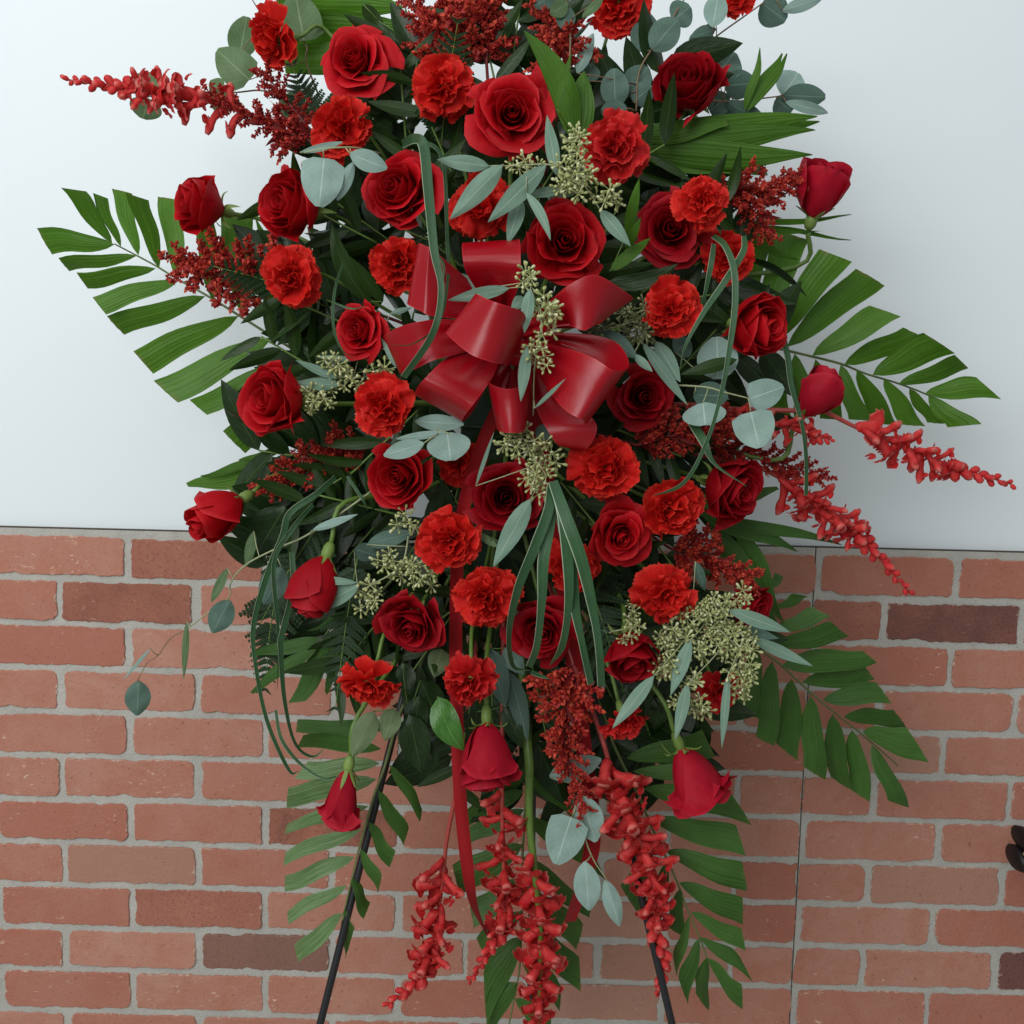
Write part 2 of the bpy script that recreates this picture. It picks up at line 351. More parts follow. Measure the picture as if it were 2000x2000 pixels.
def brick_mesh(wd, h, rg):
    r = .0045 + rg.random() * .006; pts = []
    st = .0045
    def seg(p, q):
        n = max(2, int((q - p).length / st)); return [p.lerp(q, i / n) for i in range(n)]
    a, b = wd / 2, h / 2; cr = [r * (0.5 + rg.random()) for _ in range(4)]
    c = [(-a, -b), (a, -b), (a, b), (-a, b)]
    path = []
    for i in range(4):
        cx, cy = c[i]; rr = cr[i]; ox = cx + (rr if cx < 0 else -rr); oy = cy + (rr if cy < 0 else -rr)
        a0 = [math.pi, 1.5 * math.pi, 0, .5 * math.pi][i]
        for k in range(4): path.append(Vector((ox + rr * math.cos(a0 + k * math.pi / 6), oy + rr * math.sin(a0 + k * math.pi / 6), 0)))
    for i in range(len(path)):
        p, q = path[i], path[(i + 1) % len(path)]
        pts += seg(p, q) if (q - p).length > .012 else [p]
    n = len(pts); ph = [rg.random() * 6.28 for _ in range(5)]
    off = [.0005 * math.sin(i * .7 + ph[0]) + .0006 * math.sin(i * .31 + ph[1]) + .0004 * math.sin(i * 1.9 + ph[2]) + rg.gauss(0, .0004) for i in range(n)]
    for _ in range(rg.randint(3, 9)):
        k = rg.randrange(n); dpt = rg.uniform(.0006, .0026); ww = rg.randint(1, 5)
        for j in range(-ww, ww + 1): off[(k + j) % n] -= dpt * (1 - abs(j) / (ww + 1))
    out = []
    for i, p in enumerate(pts):
        t = (pts[(i + 1) % n] - pts[i - 1]).normalized(); nn = Vector((t.y, -t.x, 0)); out.append((p + nn * off[i], nn))
    V = []; F = []
    tx = rg.gauss(0, .0006); tz = rg.gauss(0, .0006)
    for ins, y in ((0, .003), (0, -.0010), (.0005, -.0020), (.0016, -.0025)):
        for p, nn in out:
            q = p - nn * ins; V.append(Vector((q.x, y + (tx * q.x / a + tz * q.y / b if y < 0 else 0), q.y)))
    for j in range(3):
        for i in range(n):
            k = (i + 1) % n; F.append((j * n + i, j * n + k, (j + 1) * n + k, (j + 1) * n + i))
    F.append(tuple(3 * n + i for i in range(n)))
    return V, F
XJ = Pw(249.5, 1090, 0).x            # a joint of the odd courses
XSEAM = Pw(1592, 1090, 0).x + .0005
panels = []
for x0, x1, lab in ((-2.1, XSEAM - .0011, 'wide red brick-faced wall panel behind and left of the flowers'), (XSEAM + .0011, 2.1, 'red brick-faced wall panel right of the thin dark seam')):
    o = struct('brick_panel', box(x0, x1, 0.0, 0.0118, 0.0, TOPZ), 'mortar', lab); panels.append(o)
    ob('top_shade_strip', me('panel_top_shade', *box(x0, x1, 0.0006, 0.0116, TOPZ - .0005, TOPZ + .0014)[:2], 'gap_shade', smooth=False), o)  # dark strip added on the panel top as painted shade of the wall gap
SPECIAL = {(1, 0): 'brick_mottled', (1, 6): 'brick_dark', (6, 1): 'brick_mottled', (7, 0): 'brick_pale', (7, 6): 'brick_pale', (9, 1): 'brick_mauve', (9, 7): 'brick_dark', (8, 3): 'brick_pale', (10, 3): 'brick_pale', (9, 4): 'brick_pale', (4, 5): 'brick_pale'}
brg = random.Random(5)
for r in range(ROWS):
    zc = TOPZ - .0108 - r * BH - (BH - GAP) / 2
    for k in range(-3, 10):
        xa = XJ + (k - 1 if r % 2 == 0 else k - .5) * BL + GAP / 2 + brg.gauss(0, .0007); xb = xa + BL - GAP + brg.gauss(0, .0007)
        key = (r, k) if r % 2 else (r, k - 1)
        mm = SPECIAL.get(key) or ('brick_brown' if brg.random() < .06 else 'brick')
        spans = [(xa, xb, 0 if xb < XSEAM else 1)]
        if xa < XSEAM - .004 and xb > XSEAM + .004: spans = [(xa, XSEAM - .0016, 0), (XSEAM + .0016, xb, 1)]
        for s0, s1, pi in spans:
            if s1 - s0 < .008: continue
            V, F = brick_mesh(s1 - s0, BH - GAP + brg.gauss(0, .0008), brg)
            b = ob('brick', me('brick', V, F, mm, smooth=False), panels[pi], Matrix.Translation(((s0 + s1) / 2, 0, zc + brg.gauss(0, .0006))))

# ------------------------------------------------------------------ easel and foam cage
FOAM = P('F', 955, 760, .27)
apex = P('F', 945, 585, .245)
FOOTL = P('F', 604, 1932, .42); FOOTR = P('F', 1268, 1932, .42)
def to_floor(a, b):
    t = (a.z - 0.003) / (a.z - b.z); return a + (b - a) * t
ea = thing('easel', 'black metal wire easel, two slanting legs showing below the flowers', 'easel', Vector((apex.x, apex.y, 0)))
L0 = Vector((apex.x, apex.y, 0))
for tgt in (FOOTL, FOOTR, Vector((P('F', 1018, 640, .235).x + .024, -.04, 0.003))):
    f = to_floor(apex, tgt) if tgt.z > .01 else tgt
    apex_ = apex if tgt.z > .01 else P('F', 1018, 640, .235)
    ob('leg', me('easel_leg', *local(tube([apex_.lerp(f, i / 8) for i in range(9)], .0046, 10), L0)[:2], 'black'), ea)
hz = apex.lerp(to_floor(apex, FOOTL), .2), apex.lerp(to_floor(apex, FOOTR), .2)
ob('crossbar', me('easel_bar', *local(tube([hz[0], hz[1]], .004, 8), L0)[:2], 'black'), ea)
fo = thing('floral_foam', 'dark green foam cage holding the stems behind the red bow', 'foam', FOAM)
V, F, UV = box(-.055, .055, -.05, .022, -.21, .19)
import bmesh
bm = bmesh.new(); vs = [bm.verts.new(v) for v in V]
for f in F: bm.faces.new([vs[i] for i in f])
bmesh.ops.bevel(bm, geom=list(bm.edges), offset=.014, segments=3, profile=.5, affect='EDGES')
fm = bpy.data.meshes.new('foam_block'); bm.to_mesh(fm); bm.free(); fm.materials.append(M['foam']); ob('foam_block', fm, fo)
for zz in (-.17, -.1, -.03, .04, .11, .17):
    q = [Vector((x, y, zz)) for x, y in ((-.058, .024), (-.058, -.053), (.058, -.053), (.058, .024), (-.058, .024))]
    ob('cage_wire', me('cage_wire', *tube(q, .0016, 5)[:2], 'fern'), fo)
def stem_target(p):               # where a stem enters the foam
    return Vector((FOAM.x + max(-.04, min(.04, (p.x - FOAM.x) * .3)), FOAM.y - .02, FOAM.z + max(-.17, min(.16, (p.z - FOAM.z) * .45))))
def stem_pts(base, d, kick=.05, n=5):
    e = stem_target(base); k = min(kick, (e - base).length * .35)
    return catmull([base, base - d * k, base.lerp(e, .6) + Vector((0, .012, 0)), e], n)

# ------------------------------------------------------------------ roses
def rose_proto(kind, seed, mname):
    rg = random.Random(seed); parts = []
    cfg = {'open': dict(n=22, r0=.0030, r1=.0400, zi=.0505, zm=.0500, zo=.030, curl=1.2, w0=2.2, w1=1.0),
           'half': dict(n=19, r0=.0035, r1=.0300, zi=.047, zm=.054, zo=.044, curl=.9, w0=2.3, w1=1.05),
           'bell': dict(n=17, r0=.0035, r1=.0310, zi=.048, zm=.053, zo=.050, curl=1.15, w0=2.3, w1=1.15),
           'tulip': dict(n=12, r0=.0030, r1=.0200, zi=.052, zm=.056, zo=.053, curl=.9, w0=2.4, w1=1.35),
           'bud': dict(n=12, r0=.0030, r1=.0215, zi=.054, zm=.057, zo=.052, curl=.45, w0=2.4, w1=1.30)}[kind]
    cfg['r1'] *= rg.uniform(.93, 1.05); cfg['curl'] *= rg.uniform(.7, 1.35); cfg['zo'] *= rg.uniform(.9, 1.1); cfg['zm'] *= rg.uniform(.96, 1.04); pw = rg.uniform(.98, 1.25)
    n = cfg['n'] + rg.randint(-3, 3)
    for i in range(n):
        t = i / (n - 1); phi = i * 2.39996 + rg.uniform(-.25, .25)
        rt = lerp(cfg['r0'], cfg['r1'], t ** (pw if kind == 'open' else .95)) * rg.uniform(.95, 1.05)
        zt = (lerp(cfg['zi'], cfg['zm'], t / .45) if t < .45 else lerp(cfg['zm'], cfg['zo'], ((t - .45) / .55) ** 1.6)) * rg.uniform(.97, 1.03)
        W = lerp(cfg['w0'], cfg['w1'], t ** .55) * rg.uniform(.92, 1.1)
        cl = cfg['curl'] * sm(.15, .75, t) * rg.uniform(.6, 1.25); pk = rg.uniform(.10, .34) if kind not in ('bell', 'tulip') else rg.uniform(.04, .13); p1 = rg.random() * 6.28; p2 = rg.random() * 6.28
        lean = rg.uniform(-.14, .14); ex = {'bud': .5, 'tulip': .5, 'bell': .62}.get(kind, lerp(.55, .75, t))
        wav = lerp(.0004, .0021, t); tear = rg.uniform(.6, 1.3)
        def fn(u, v):
            out = 1 - pk * abs(u) ** 2.2 - .10 * abs(u) ** 6
            vv = v * out
            belly = math.sin(min(1, vv * 1.15) * math.pi / 2) ** ex
            r = .0035 + (rt - .0035) * belly
            if kind in ('bud', 'half'):
                r *= 1 + (.34 if kind == 'bud' else .20) * math.sin(vv * math.pi) * sm(.2, 1, t)
            z = zt * vv
            lip = sm(.72, 1.0, v)
            rr = lip * cl * (.0052 + .0035 * abs(u) ** 1.5) * (1 + .5 * math.sin(2.4 * u * tear + p1))
            r += rr; z -= lip * lip * cl * .0058 * (1 + .35 * math.sin(3 * u + p2))
            r += wav * math.sin(4.2 * u * tear + p1) * vv + wav * .6 * math.sin(9 * u + p2) * v ** 3
            r += .0010 * u * (1 - .5 * t)
            r += .0030 * sm(.35, 1, t) * abs(u) ** 3 * v
            a = phi + W * u * (.52 + .48 * math.sin(min(1, v * 1.25) * math.pi / 2)) + lean * v
            return (r * math.cos(a), r * math.sin(a), z)
        nu, nv = (10, 8)
        V, F, UV = sheet(nu, nv, fn)
        parts.append(me('rose_petal', V, F, mname, UV))
    cal = me('rose_calyx', *lathe([(.001, -.013), (.0042, -.012), (.0062, -.008), (.0066, -.003), (.0058, .0015), (.002, .003)], 10)[:2], 'calyx')
    seps = []
    for k in range(5):
        a0 = k * 2 * math.pi / 5 + rg.uniform(-.2, .2); ln = rg.uniform(.020, .027); dr = rg.uniform(.2, 1.5)
        def fs(u, v):
            wd = .0042 * (1 - v) ** .8 * (.55 + v * 1.0)
            rad = .0058 + ln * (v * .75 + .1 * math.sin(v * 3)); z = .001 + .010 * v - dr * .016 * v * v
            if kind in ('bud', 'tulip'): rad = .0058 + ln * (.42 + .2 * dr) * v; z = .012 * v * (1.6 - dr)
            return (rad * math.cos(a0) - u * wd * math.sin(a0), rad * math.sin(a0) + u * wd * math.cos(a0), z + .001 * abs(u))
        seps.append(me('rose_sepal', *sheet(2, 6, fs)[:2], 'calyx'))
    return dict(petals=parts, cal=cal, seps=seps, r={'open': .0445, 'half': .036, 'bell': .039, 'tulip': .0285, 'bud': .026}[kind], h=.05)
RP = {}
def rose(x, y, rad, kind, d, label, off=0.0, mname='rose', seed=0, stretch=None):
    key = (kind, mname, len(RP))
    RP[key] = rose_proto(kind, 40 + 13 * len(RP), mname)
    pr = RP[key]; sx, sy = src('F', x, y); D = dep(sx, sy) + off; c = Pw(sx, sy, D)
    s = rad * 1.0352 * pxm(c) / pr['r']; z = facing(d); zs = {'bud': 1.22, 'tulip': 1.3, 'bell': 1.55, 'half': 1.1, 'open': 1.0}[kind] * (stretch or 1)
    mx = frame(z, None, c - z * (.030 * s * zs), s, rng.random() * 6.28) @ Matrix.Diagonal((1, 1, zs, 1))
    t = thing('rose', label, 'rose', mx, 'red roses in the spray')
    for m in pr['petals']: ob('petal', m, t)
    cy = ob('calyx', pr['cal'], t)
    for m in pr['seps']: ob('sepal', m, cy)
    inv = mx.inverted(); base = mx @ Vector((0, 0, -.012))
    st = tube(stem_pts(base, z), .0030, 6)
    ob('stem', me('rose_stem', [inv @ v for v in st[0]], st[1], 'green_stem'), t)
    return t

# ------------------------------------------------------------------ carnations
def carn_proto(seed, mname):
    rg = random.Random(seed); parts = []; n = rg.randint(30, 37); opn = rg.choice((0, 0, .15, .4)); lob = [rg.random() * 6.28 for _ in range(3)]; ka = rg.randint(2, 3); kb = rg.randint(4, 5)
    for i in range(n):
        t = i / (n - 1)                      # 0 centre .. 1 outer
        phi = i * 2.39996 + rg.uniform(-.4, .4)
        irr = 1 + .09 * math.sin(ka * phi + lob[0]) + .06 * math.sin(kb * phi + lob[1])
        ln = lerp(.019, .035, t ** .55) * rg.uniform(.84, 1.12) * irr
        tilt = lerp(1.3, -.10 + opn, t ** .85) + rg.uniform(-.26, .26)      # elevation angle of the blade
        r0 = lerp(.001, .006, t); z0 = lerp(.010, .003, t)
        wd = lerp(.013, .0235, t) * rg.uniform(.8, 1.15); A = lerp(.0042, .0040, t) * rg.uniform(.7, 1.4)
        f1 = rg.uniform(3.2, 5.6); p1 = rg.random() * 6.28; p2 = rg.random() * 6.28; f2 = rg.uniform(7, 11); cup = rg.uniform(-.5, .7)
        tw = rg.uniform(-.9, .9)
        jag = [rg.uniform(-.04, .03) + (-.026 if k % 2 else .018) for k in range(19)]
        def fn(u, v):
            k = int(round((u + 1) * 9)); l = ln * (v - .20 * abs(u) ** 2.0 * v + jag[k] * sm(.75, 1, v))
            hw = wd * (.12 + .88 * sm(0, .9, v) ** 1.1)
            x = l; y = u * hw * (1 - .12 * math.cos(f1 * u + p1) * v)
            nz = A * math.sin(f1 * u + p1) * v ** 1.6 + A * .5 * math.sin(f2 * u + p2) * v ** 3 + tw * .005 * u * v
            el = tilt - cup * .55 * v * v
            rx = r0 + x * math.cos(el) - nz * math.sin(el); z = z0 + x * math.sin(el) + nz * math.cos(el)
            if tilt > .6: rx *= 1 - .2 * v
            return (rx * math.cos(phi) - y * math.sin(phi), rx * math.sin(phi) + y * math.cos(phi), z)
        V, F, UV = sheet(18, 6, fn); parts.append(me('carnation_petal', V, F, mname, UV))
    cal = me('carnation_calyx', *lathe([(.002, -.026), (.0045, -.024), (.0062, -.016), (.0068, -.006), (.0075, .003), (.0085, .007), (.006, .006)], 10)[:2], 'calyx')
    return dict(petals=parts, cal=cal, r=.039)
CP = {}
def carnation(x, y, rad, d, label, off=0.0, mname='carnation', seed=0):
    key = (mname, len(CP))
    CP[key] = carn_proto(31 + len(CP), mname)
    pr = CP[key]; sx, sy = src('F', x, y); D = dep(sx, sy) + off; c = Pw(sx, sy, D)
    s = rad * 1.0352 * pxm(c) / pr['r']; z = facing(d)
    mx = frame(z, None, c - z * (.013 * s), s, rng.random() * 6.28) @ Matrix.Diagonal((rng.uniform(.93, 1.08), rng.uniform(.93, 1.08), rng.uniform(.9, 1.1), 1))
    t = thing('carnation', label, 'carnation', mx, 'red carnations in the spray')
    for m in pr['petals']: ob('petal', m, t)
    ob('calyx', pr['cal'], t)
    inv = mx.inverted(); base = mx @ Vector((0, 0, -.025))
    st = tube(stem_pts(base, z), .0024, 6)
    ob('stem', me('carnation_stem', [inv @ v for v in st[0]], st[1], 'green_stem'), t)
    return t

# ------------------------------------------------------------------ snapdragons
def floret_protos():
    out = {}
    rg = random.Random(3)
    def body(L, prof, bend, fl=1.0):
        pts = [Vector((bend * (i / 7) ** 2 * L, 0, L * i / 7)) for i in range(8)]
        V, F, UV = tube(pts, lambda t: np.interp(t, [p[0] for p in prof], [p[1] for p in prof]), 8)
        V = [Vector((v.x, v.y * fl + .0004 * math.sin(v.z * 900 + v.x * 1500), v.z)) for v in V]
        return V, F, UV
    def lobe(org, dirv, up, L, W, curl, ph):
        dirv = Vector(dirv).normalized(); up = Vector(up); up = (up - dirv * up.dot(dirv)).normalized(); sd = dirv.cross(up)
        def fn(u, v):
            w = W * (.35 + .65 * math.sin(v * math.pi * .62)) * (1 - .25 * sm(.8, 1, v))
            return Vector(org) + dirv * L * (v - .12 * u * u * v) + sd * u * w + up * (curl * L * v * v + .0013 * math.sin(5 * u + ph) * v * v)
        return sheet(4, 4, fn)
    def wob(m, amp, sd):
        r2 = random.Random(sd); ph = [r2.random() * 6.28 for _ in range(4)]
        return ([v + Vector((math.sin(v.y * 620 + v.z * 380 + ph[0]), math.sin(v.x * 560 + v.z * 450 + ph[1]), .6 * math.sin(v.x * 700 + v.y * 500 + ph[2]))) * amp for v in m[0]],) + tuple(m[1:])
    out['bud'] = []
    for k in range(3):
        b = body(.0115, [(0, .0016), (.3, .0036), (.65, .0041), (.88, .0032), (1, .0012)], rg.uniform(.1, .6)); out['bud'].append(me('snap_bud', *wob(b, .0003, k), 'snap'))
    cl = []
    for k in range(5):
        L = rg.uniform(.022, .030)
        b = body(L, [(0, .0020), (.10, .0036), (.34, .0042), (.55, .0036), (.66, .0036), (.80, .0050), (.93, .0044), (1, .0020)], rg.choice((-.5, -.3, .3, .5, .7)), rg.uniform(.75, .95))
        ls = [lobe((.0025, sy * .0015, L * .80), (.65, sy * .5, .62), (.2, 0, 1), .0085, .0052, -.5, rg.random() * 6) for sy in (-1, 1)] + [lobe((-.002, sy * .0015, L * .80), (-.6, sy * .6, .6), (.3, 0, 1), .0075, .0046, -.8, rg.random() * 6) for sy in ((-1, 1) if k % 2 else (0,))]
        cl.append(me('snap_floret', *wob(join(b, *ls), .00055, k)[:3], 'snap'))
    out['closed'] = cl
    op = []
    for k in range(4):
        L = rg.uniform(.020, .025)
        b = body(L, [(0, .0024), (.15, .0050), (.5, .0054), (.8, .0066), (1, .0060)], rg.uniform(-.1, .5), .9)
        ls = [lobe((.003, sy * .002, L * .93), (.75, sy * .55, .55), (-.5, 0, 1), .0125, .0092, -.6, rg.random() * 6) for sy in (-1, 1)]
        ls += [lobe((-.003, sy * .003, L * .90), (-.7, sy * .75, .35), (.5, 0, 1), .0115, .0086, -.8, rg.random() * 6) for sy in (-1, 0, 1)]
        op.append(me('snap_floret', *wob(join(b, *ls), .0008, 9 + k)[:3], 'snap'))
    out['open'] = op
    return out
FL = floret_protos()
def snapdragon(pts, d0, d1, label, n=24, start=.12, size=1.0, openf=.0, droop=0.0, seed=1, stem_to=True, stem_r=.0032, smk='snap_stem'):
    rg = random.Random(seed); N = len(pts); n = int(n * 1.15)
    w3 = [P(v, x, y, lerp(d0, d1, i / (N - 1))) for i, (v, x, y) in enumerate(pts)]
    path = catmull(w3, 10); L0 = w3[0]
    t = thing('snapdragon', label, 'snapdragon', L0, 'coral red snapdragons in the spray')
    full = path
    if stem_to:
        e = stem_target(L0); full = [e.lerp(L0, k / 4) + Vector((0, .02 * math.sin(k / 4 * math.pi), 0)) for k in range(4)] + path
    ob('stem', me('snap_stem', *local(tube(full, lambda q: lerp(stem_r, .0012, q), 7), L0)[:2], smk), t)
    for i in range(n):
        f = start + (1 - start) * (i / (n - 1)) ** .85
        k = f * (len(path) - 1); i0 = min(int(k), len(path) - 2); p = path[i0].lerp(path[i0 + 1], k - i0); tg = (path[i0 + 1] - path[i0]).normalized()
        a = i * 2.39996 + rg.uniform(-.4, .4); s1 = tg.orthogonal().normalized(); s2 = tg.cross(s1)
        od = s1 * math.cos(a) + s2 * math.sin(a)
        q = (f - start) / (1 - start)
        z = od * lerp(.72, .36, q) + tg * lerp(.80, .95, q) + Vector((0, 0, -droop * (1 - q)))
        if z.y > .3: z.y *= .3
        sc = size * lerp(.98, .42, sm(.25, .95, q)) * rg.uniform(.88, 1.1)
        if q > .62: m = rg.choice(FL['bud']); sc = size * lerp(1.35, .55, (q - .62) / .38) * rg.uniform(.85, 1.1)
        elif rg.random() < openf: m = rg.choice(FL['open'])
        else: m = rg.choice(FL['closed'])
        mx = frame(z, tg, p + od * .001 - L0, sc, rg.uniform(-.5, .5) + math.pi)
        ob('floret' if q <= .62 else 'bud', m, t, mx)
    return t

# ------------------------------------------------------------------ red goldenrod plumes
def sol_branch(seed, mats):
    rg = random.Random(seed); L = .034
    pts = [Vector((.010 * (i / 6) ** 2.2, 0, L * i / 6 * (1 - .12 * i / 6))) for i in range(7)]
    st = tube(pts, lambda t: lerp(.0007, .0004, t), 4); ms = [st + (0,)]
    for i in range(60):
        f = rg.uniform(.10, 1.0); k = f * 6; i0 = min(5, int(k)); p = pts[i0].lerp(pts[i0 + 1], k - i0)
        d = Vector((rg.gauss(.35, .6), rg.gauss(0, .7), rg.gauss(.55, .5))).normalized(); ln = rg.uniform(.0042, .0070); w = rg.uniform(.0014, .0024)
        a = d.orthogonal().normalized(); b = d.cross(a); q = p + d * .0006; c = q + d * ln * .6
        V = [q] + [c + (a * math.cos(x) + b * math.sin(x)) * w for x in (0, 2.09, 4.19)] + [q + d * ln]
        ms.append((V, [(0, 2, 1), (0, 3, 2), (0, 1, 3), (1, 2, 4), (2, 3, 4), (3, 1, 4)], None, 1))
    V, F, UV, I = join(*ms); return me('plume_branch', V, F, mats, UV, I, smooth=False)
SB = {k: [sol_branch(50 + i, ['sol_stem', k]) for i in range(4)] for k in ('sol', 'sol_dark')}
def lance(L, W, bend=.1, fold=.15, kind='lance', nu=4, nv=7, lat=0.0):
    def fn(u, v):
        return (u * W / 2 * prof(kind, v) + lat * L * 4 * v * (1 - v), -bend * L * v * v + fold * abs(u) * W * .5 * prof(kind, v), L * v)
    return sheet(nu, nv, fn)
def prof(kind, v):
    v = min(.9999, max(.0001, v))
    if kind == 'lance': return math.sin(math.pi * v ** .8) ** .9 * .97 + .03
    if kind == 'round': return max(.05, math.sin(math.pi * v ** .92)) ** .52 if v < .985 else .22
    if kind == 'oval': return max(.04, math.sin(math.pi * v ** .95)) ** .66
    if kind == 'heart': return (min(1, v / .12) ** .6 * .5 + .5) * max(.05, math.cos(max(0, v - .35) / .65 * math.pi / 2)) ** .55 if v < .99 else .18
    if kind == 'point': return (2.05 * v ** .62 * (1 - v) ** .95)
    return 1.0
SLM = [me('plume_leaf', *lance(.026, .0062, rg_b, .25)[:3], 'sol_leaf') for rg_b in (.1, -.2, .35)]
def plume(pts, d0, d1, half, label, n=30, mk='sol', seed=1, leaves=10, stem_to=True, tipw=.25):
    rg = random.Random(seed); N = len(pts); n = int(n * 1.15)
    w3 = [P(v, x, y, lerp(d0, d1, i / max(1, N - 1))) for i, (v, x, y) in enumerate(pts)]
    path = catmull(w3, 8); L0 = w3[0]; hw = half * 1.35 * pxm(L0)
    t = thing('goldenrod_plume', label, 'goldenrod', L0, 'red dyed goldenrod plumes in the spray')
    full = path
    if stem_to:
        e = stem_target(L0); full = [e.lerp(L0, k / 4) + Vector((0, .015 * math.sin(k / 4 * math.pi), 0)) for k in range(4)] + path
    ob('stem', me('plume_stem', *local(tube(full, lambda q: lerp(.0022, .0008, q), 5), L0)[:2], 'sol_stem'), t)
    for i in range(n):
        f = (i + .5) / n; k = f * (len(path) - 1); i0 = min(int(k), len(path) - 2); p = path[i0].lerp(path[i0 + 1], k - i0); tg = (path[i0 + 1] - path[i0]).normalized()
        a = i * 2.39996 + rg.uniform(-.5, .5); s1 = tg.orthogonal().normalized(); s2 = tg.cross(s1); od = s1 * math.cos(a) + s2 * math.sin(a)
        if od.y > 0: od.y *= .5
        L = hw * (1 - (1 - tipw) * f ** 1.5) * rg.uniform(.65, 1.25)
        z = od * lerp(.85, .35, f) + tg * lerp(.55, .95, f)
        ob('side_branch', rg.choice(SB[mk]), t, frame(z, od - tg * .5, p - L0, min(1.7, max(.75, L / .034)), rg.uniform(-.6, .6)))
    for i in range(leaves):
        f = rg.uniform(0, .55); k = f * (len(path) - 1); i0 = min(int(k), len(path) - 2); p = path[i0]; tg = (path[i0 + 1] - path[i0]).normalized()
        a = rg.random() * 6.28; s1 = tg.orthogonal().normalized(); s2 = tg.cross(s1); od = s1 * math.cos(a) + s2 * math.sin(a); od.y = -abs(od.y)
        ob('leaf', rg.choice(SLM), t, frame(od * .7 + tg * .7, None, p - L0, rg.uniform(.8, 1.35), rg.random() * 6.28))
    return t

# ------------------------------------------------------------------ leaves laid from the photo
CAMDIR = lambda p: (CAM - p).normalized()
def leaf3(base, tip, wd, kind, mk, bend=.06, twist=0.0, fold=.12, lat=0.0, nu=6, nv=9, name='leaf_blade'):
    a = tip - base; L = a.length; z = a / L; n = CAMDIR(base); n = (n - z * n.dot(z)).normalized(); s = n.cross(z)
    s2 = s * math.cos(twist) + n * math.sin(twist); n2 = n * math.cos(twist) - s * math.sin(twist); wd = wd / max(.25, math.cos(twist))
    def fn(u, v):
        h = wd / 2 * prof(kind, v)
        return base + a * v + s2 * (u * h + lat * L * 4 * v * (1 - v)) + n2 * (bend * L * 4 * v * (1 - v) - fold * abs(u) ** 1.3 * h + .02 * wd * math.sin(9 * v + 3 * u))
    V, F, UV = sheet(nu, nv, fn); return (V, F, UV), name, mk
def put(parent, L0, tri, name='leaf'):
    (V, F, UV), nm, mk = tri
    return ob(name, me(nm, [v - L0 for v in V], F, mk, UV), parent)
def sprig(name, label, cat, stem, leaves, d0, group=None, mk='euc', smk='euc_stem', kind='round', stem_to=False, sr=.0013, petiole=True, extra=None):
    """stem: [(view,x,y[,d])]; leaves: (view, bx,by, tx,ty, width, opts)"""
    sp = [P(q[0], q[1], q[2], q[3] if len(q) > 3 else d0) for q in stem]; L0 = sp[0]
    t = thing(name, label, cat, L0, group)
    pts = catmull(sp, 6) if len(sp) > 1 else sp
    if stem_to: pts = [stem_target(L0).lerp(L0, k / 4) for k in range(4)] + pts
    if len(pts) > 1: ob('stem', me('sprig_stem', *local(tube(pts, lambda q: lerp(sr, sr * .55, q), 5), L0)[:2], smk), t)
    for q in leaves:
        v, bx, by, tx, ty, wd = q[:6]; o = dict(q[6]) if len(q) > 6 else {}
        db = o.pop('d', d0 + .008); dt = o.pop('dt', db + rng.uniform(-.015, .015)); kd = o.pop('kind', kind); m = o.pop('mat', mk)
        b = P(v, bx, by, db); e = P(v, tx, ty, dt); wm = wd * VW[v][2] * pxm(b)
        o.setdefault('bend', rng.uniform(-.05, .08)); o.setdefault('fold', rng.uniform(-.1, .2))
        lf = put(t, L0, leaf3(b, e, wm, kd, m, **o))
        if petiole and len(pts) > 1:
            near = min(pts, key=lambda p: (p - b).length)
            if .003 < (near - b).length < .09:
                ob('petiole', me('petiole', *local(tube(catmull([near, near.lerp(b, .5) + Vector((0, -.003, 0)), b], 3), .0007, 4), L0)[:2], smk), t)
    return t

# ------------------------------------------------------------------ palm fronds with trimmed leaflets
def leaflet3(B, A, E, bulge, sag, pleat, rg):
    M_ = (A + E) * .5; ax = (M_ - B).normalized(); n = CAMDIR(B); n = (n - ax * n.dot(ax)).normalized(); L = (M_ - B).length
    sA = ax.cross(n); sA = sA if sA.dot(A - E) >= 0 else -sA; p1 = rg.random() * 6; hw = (A - E).length / 2
    def fn(u, v):
        g = v ** .66
        bl = bulge * L * math.sin(math.pi * v ** .72)
        slant = (A - M_) * v + sA * (A - M_).dot(sA) * (g - v)
        p = B.lerp(M_, v) + (slant + sA * bl) * u
        return p + n * (sag * L * math.sin(math.pi * v * .9) - .10 * abs(u) * (bl + hw * g) + pleat * math.cos(u * 9.42 + p1) * sm(0, .3, v)) + sA * .003 * math.sin(v * 7 + p1) * v
    return sheet(8, 9, fn)
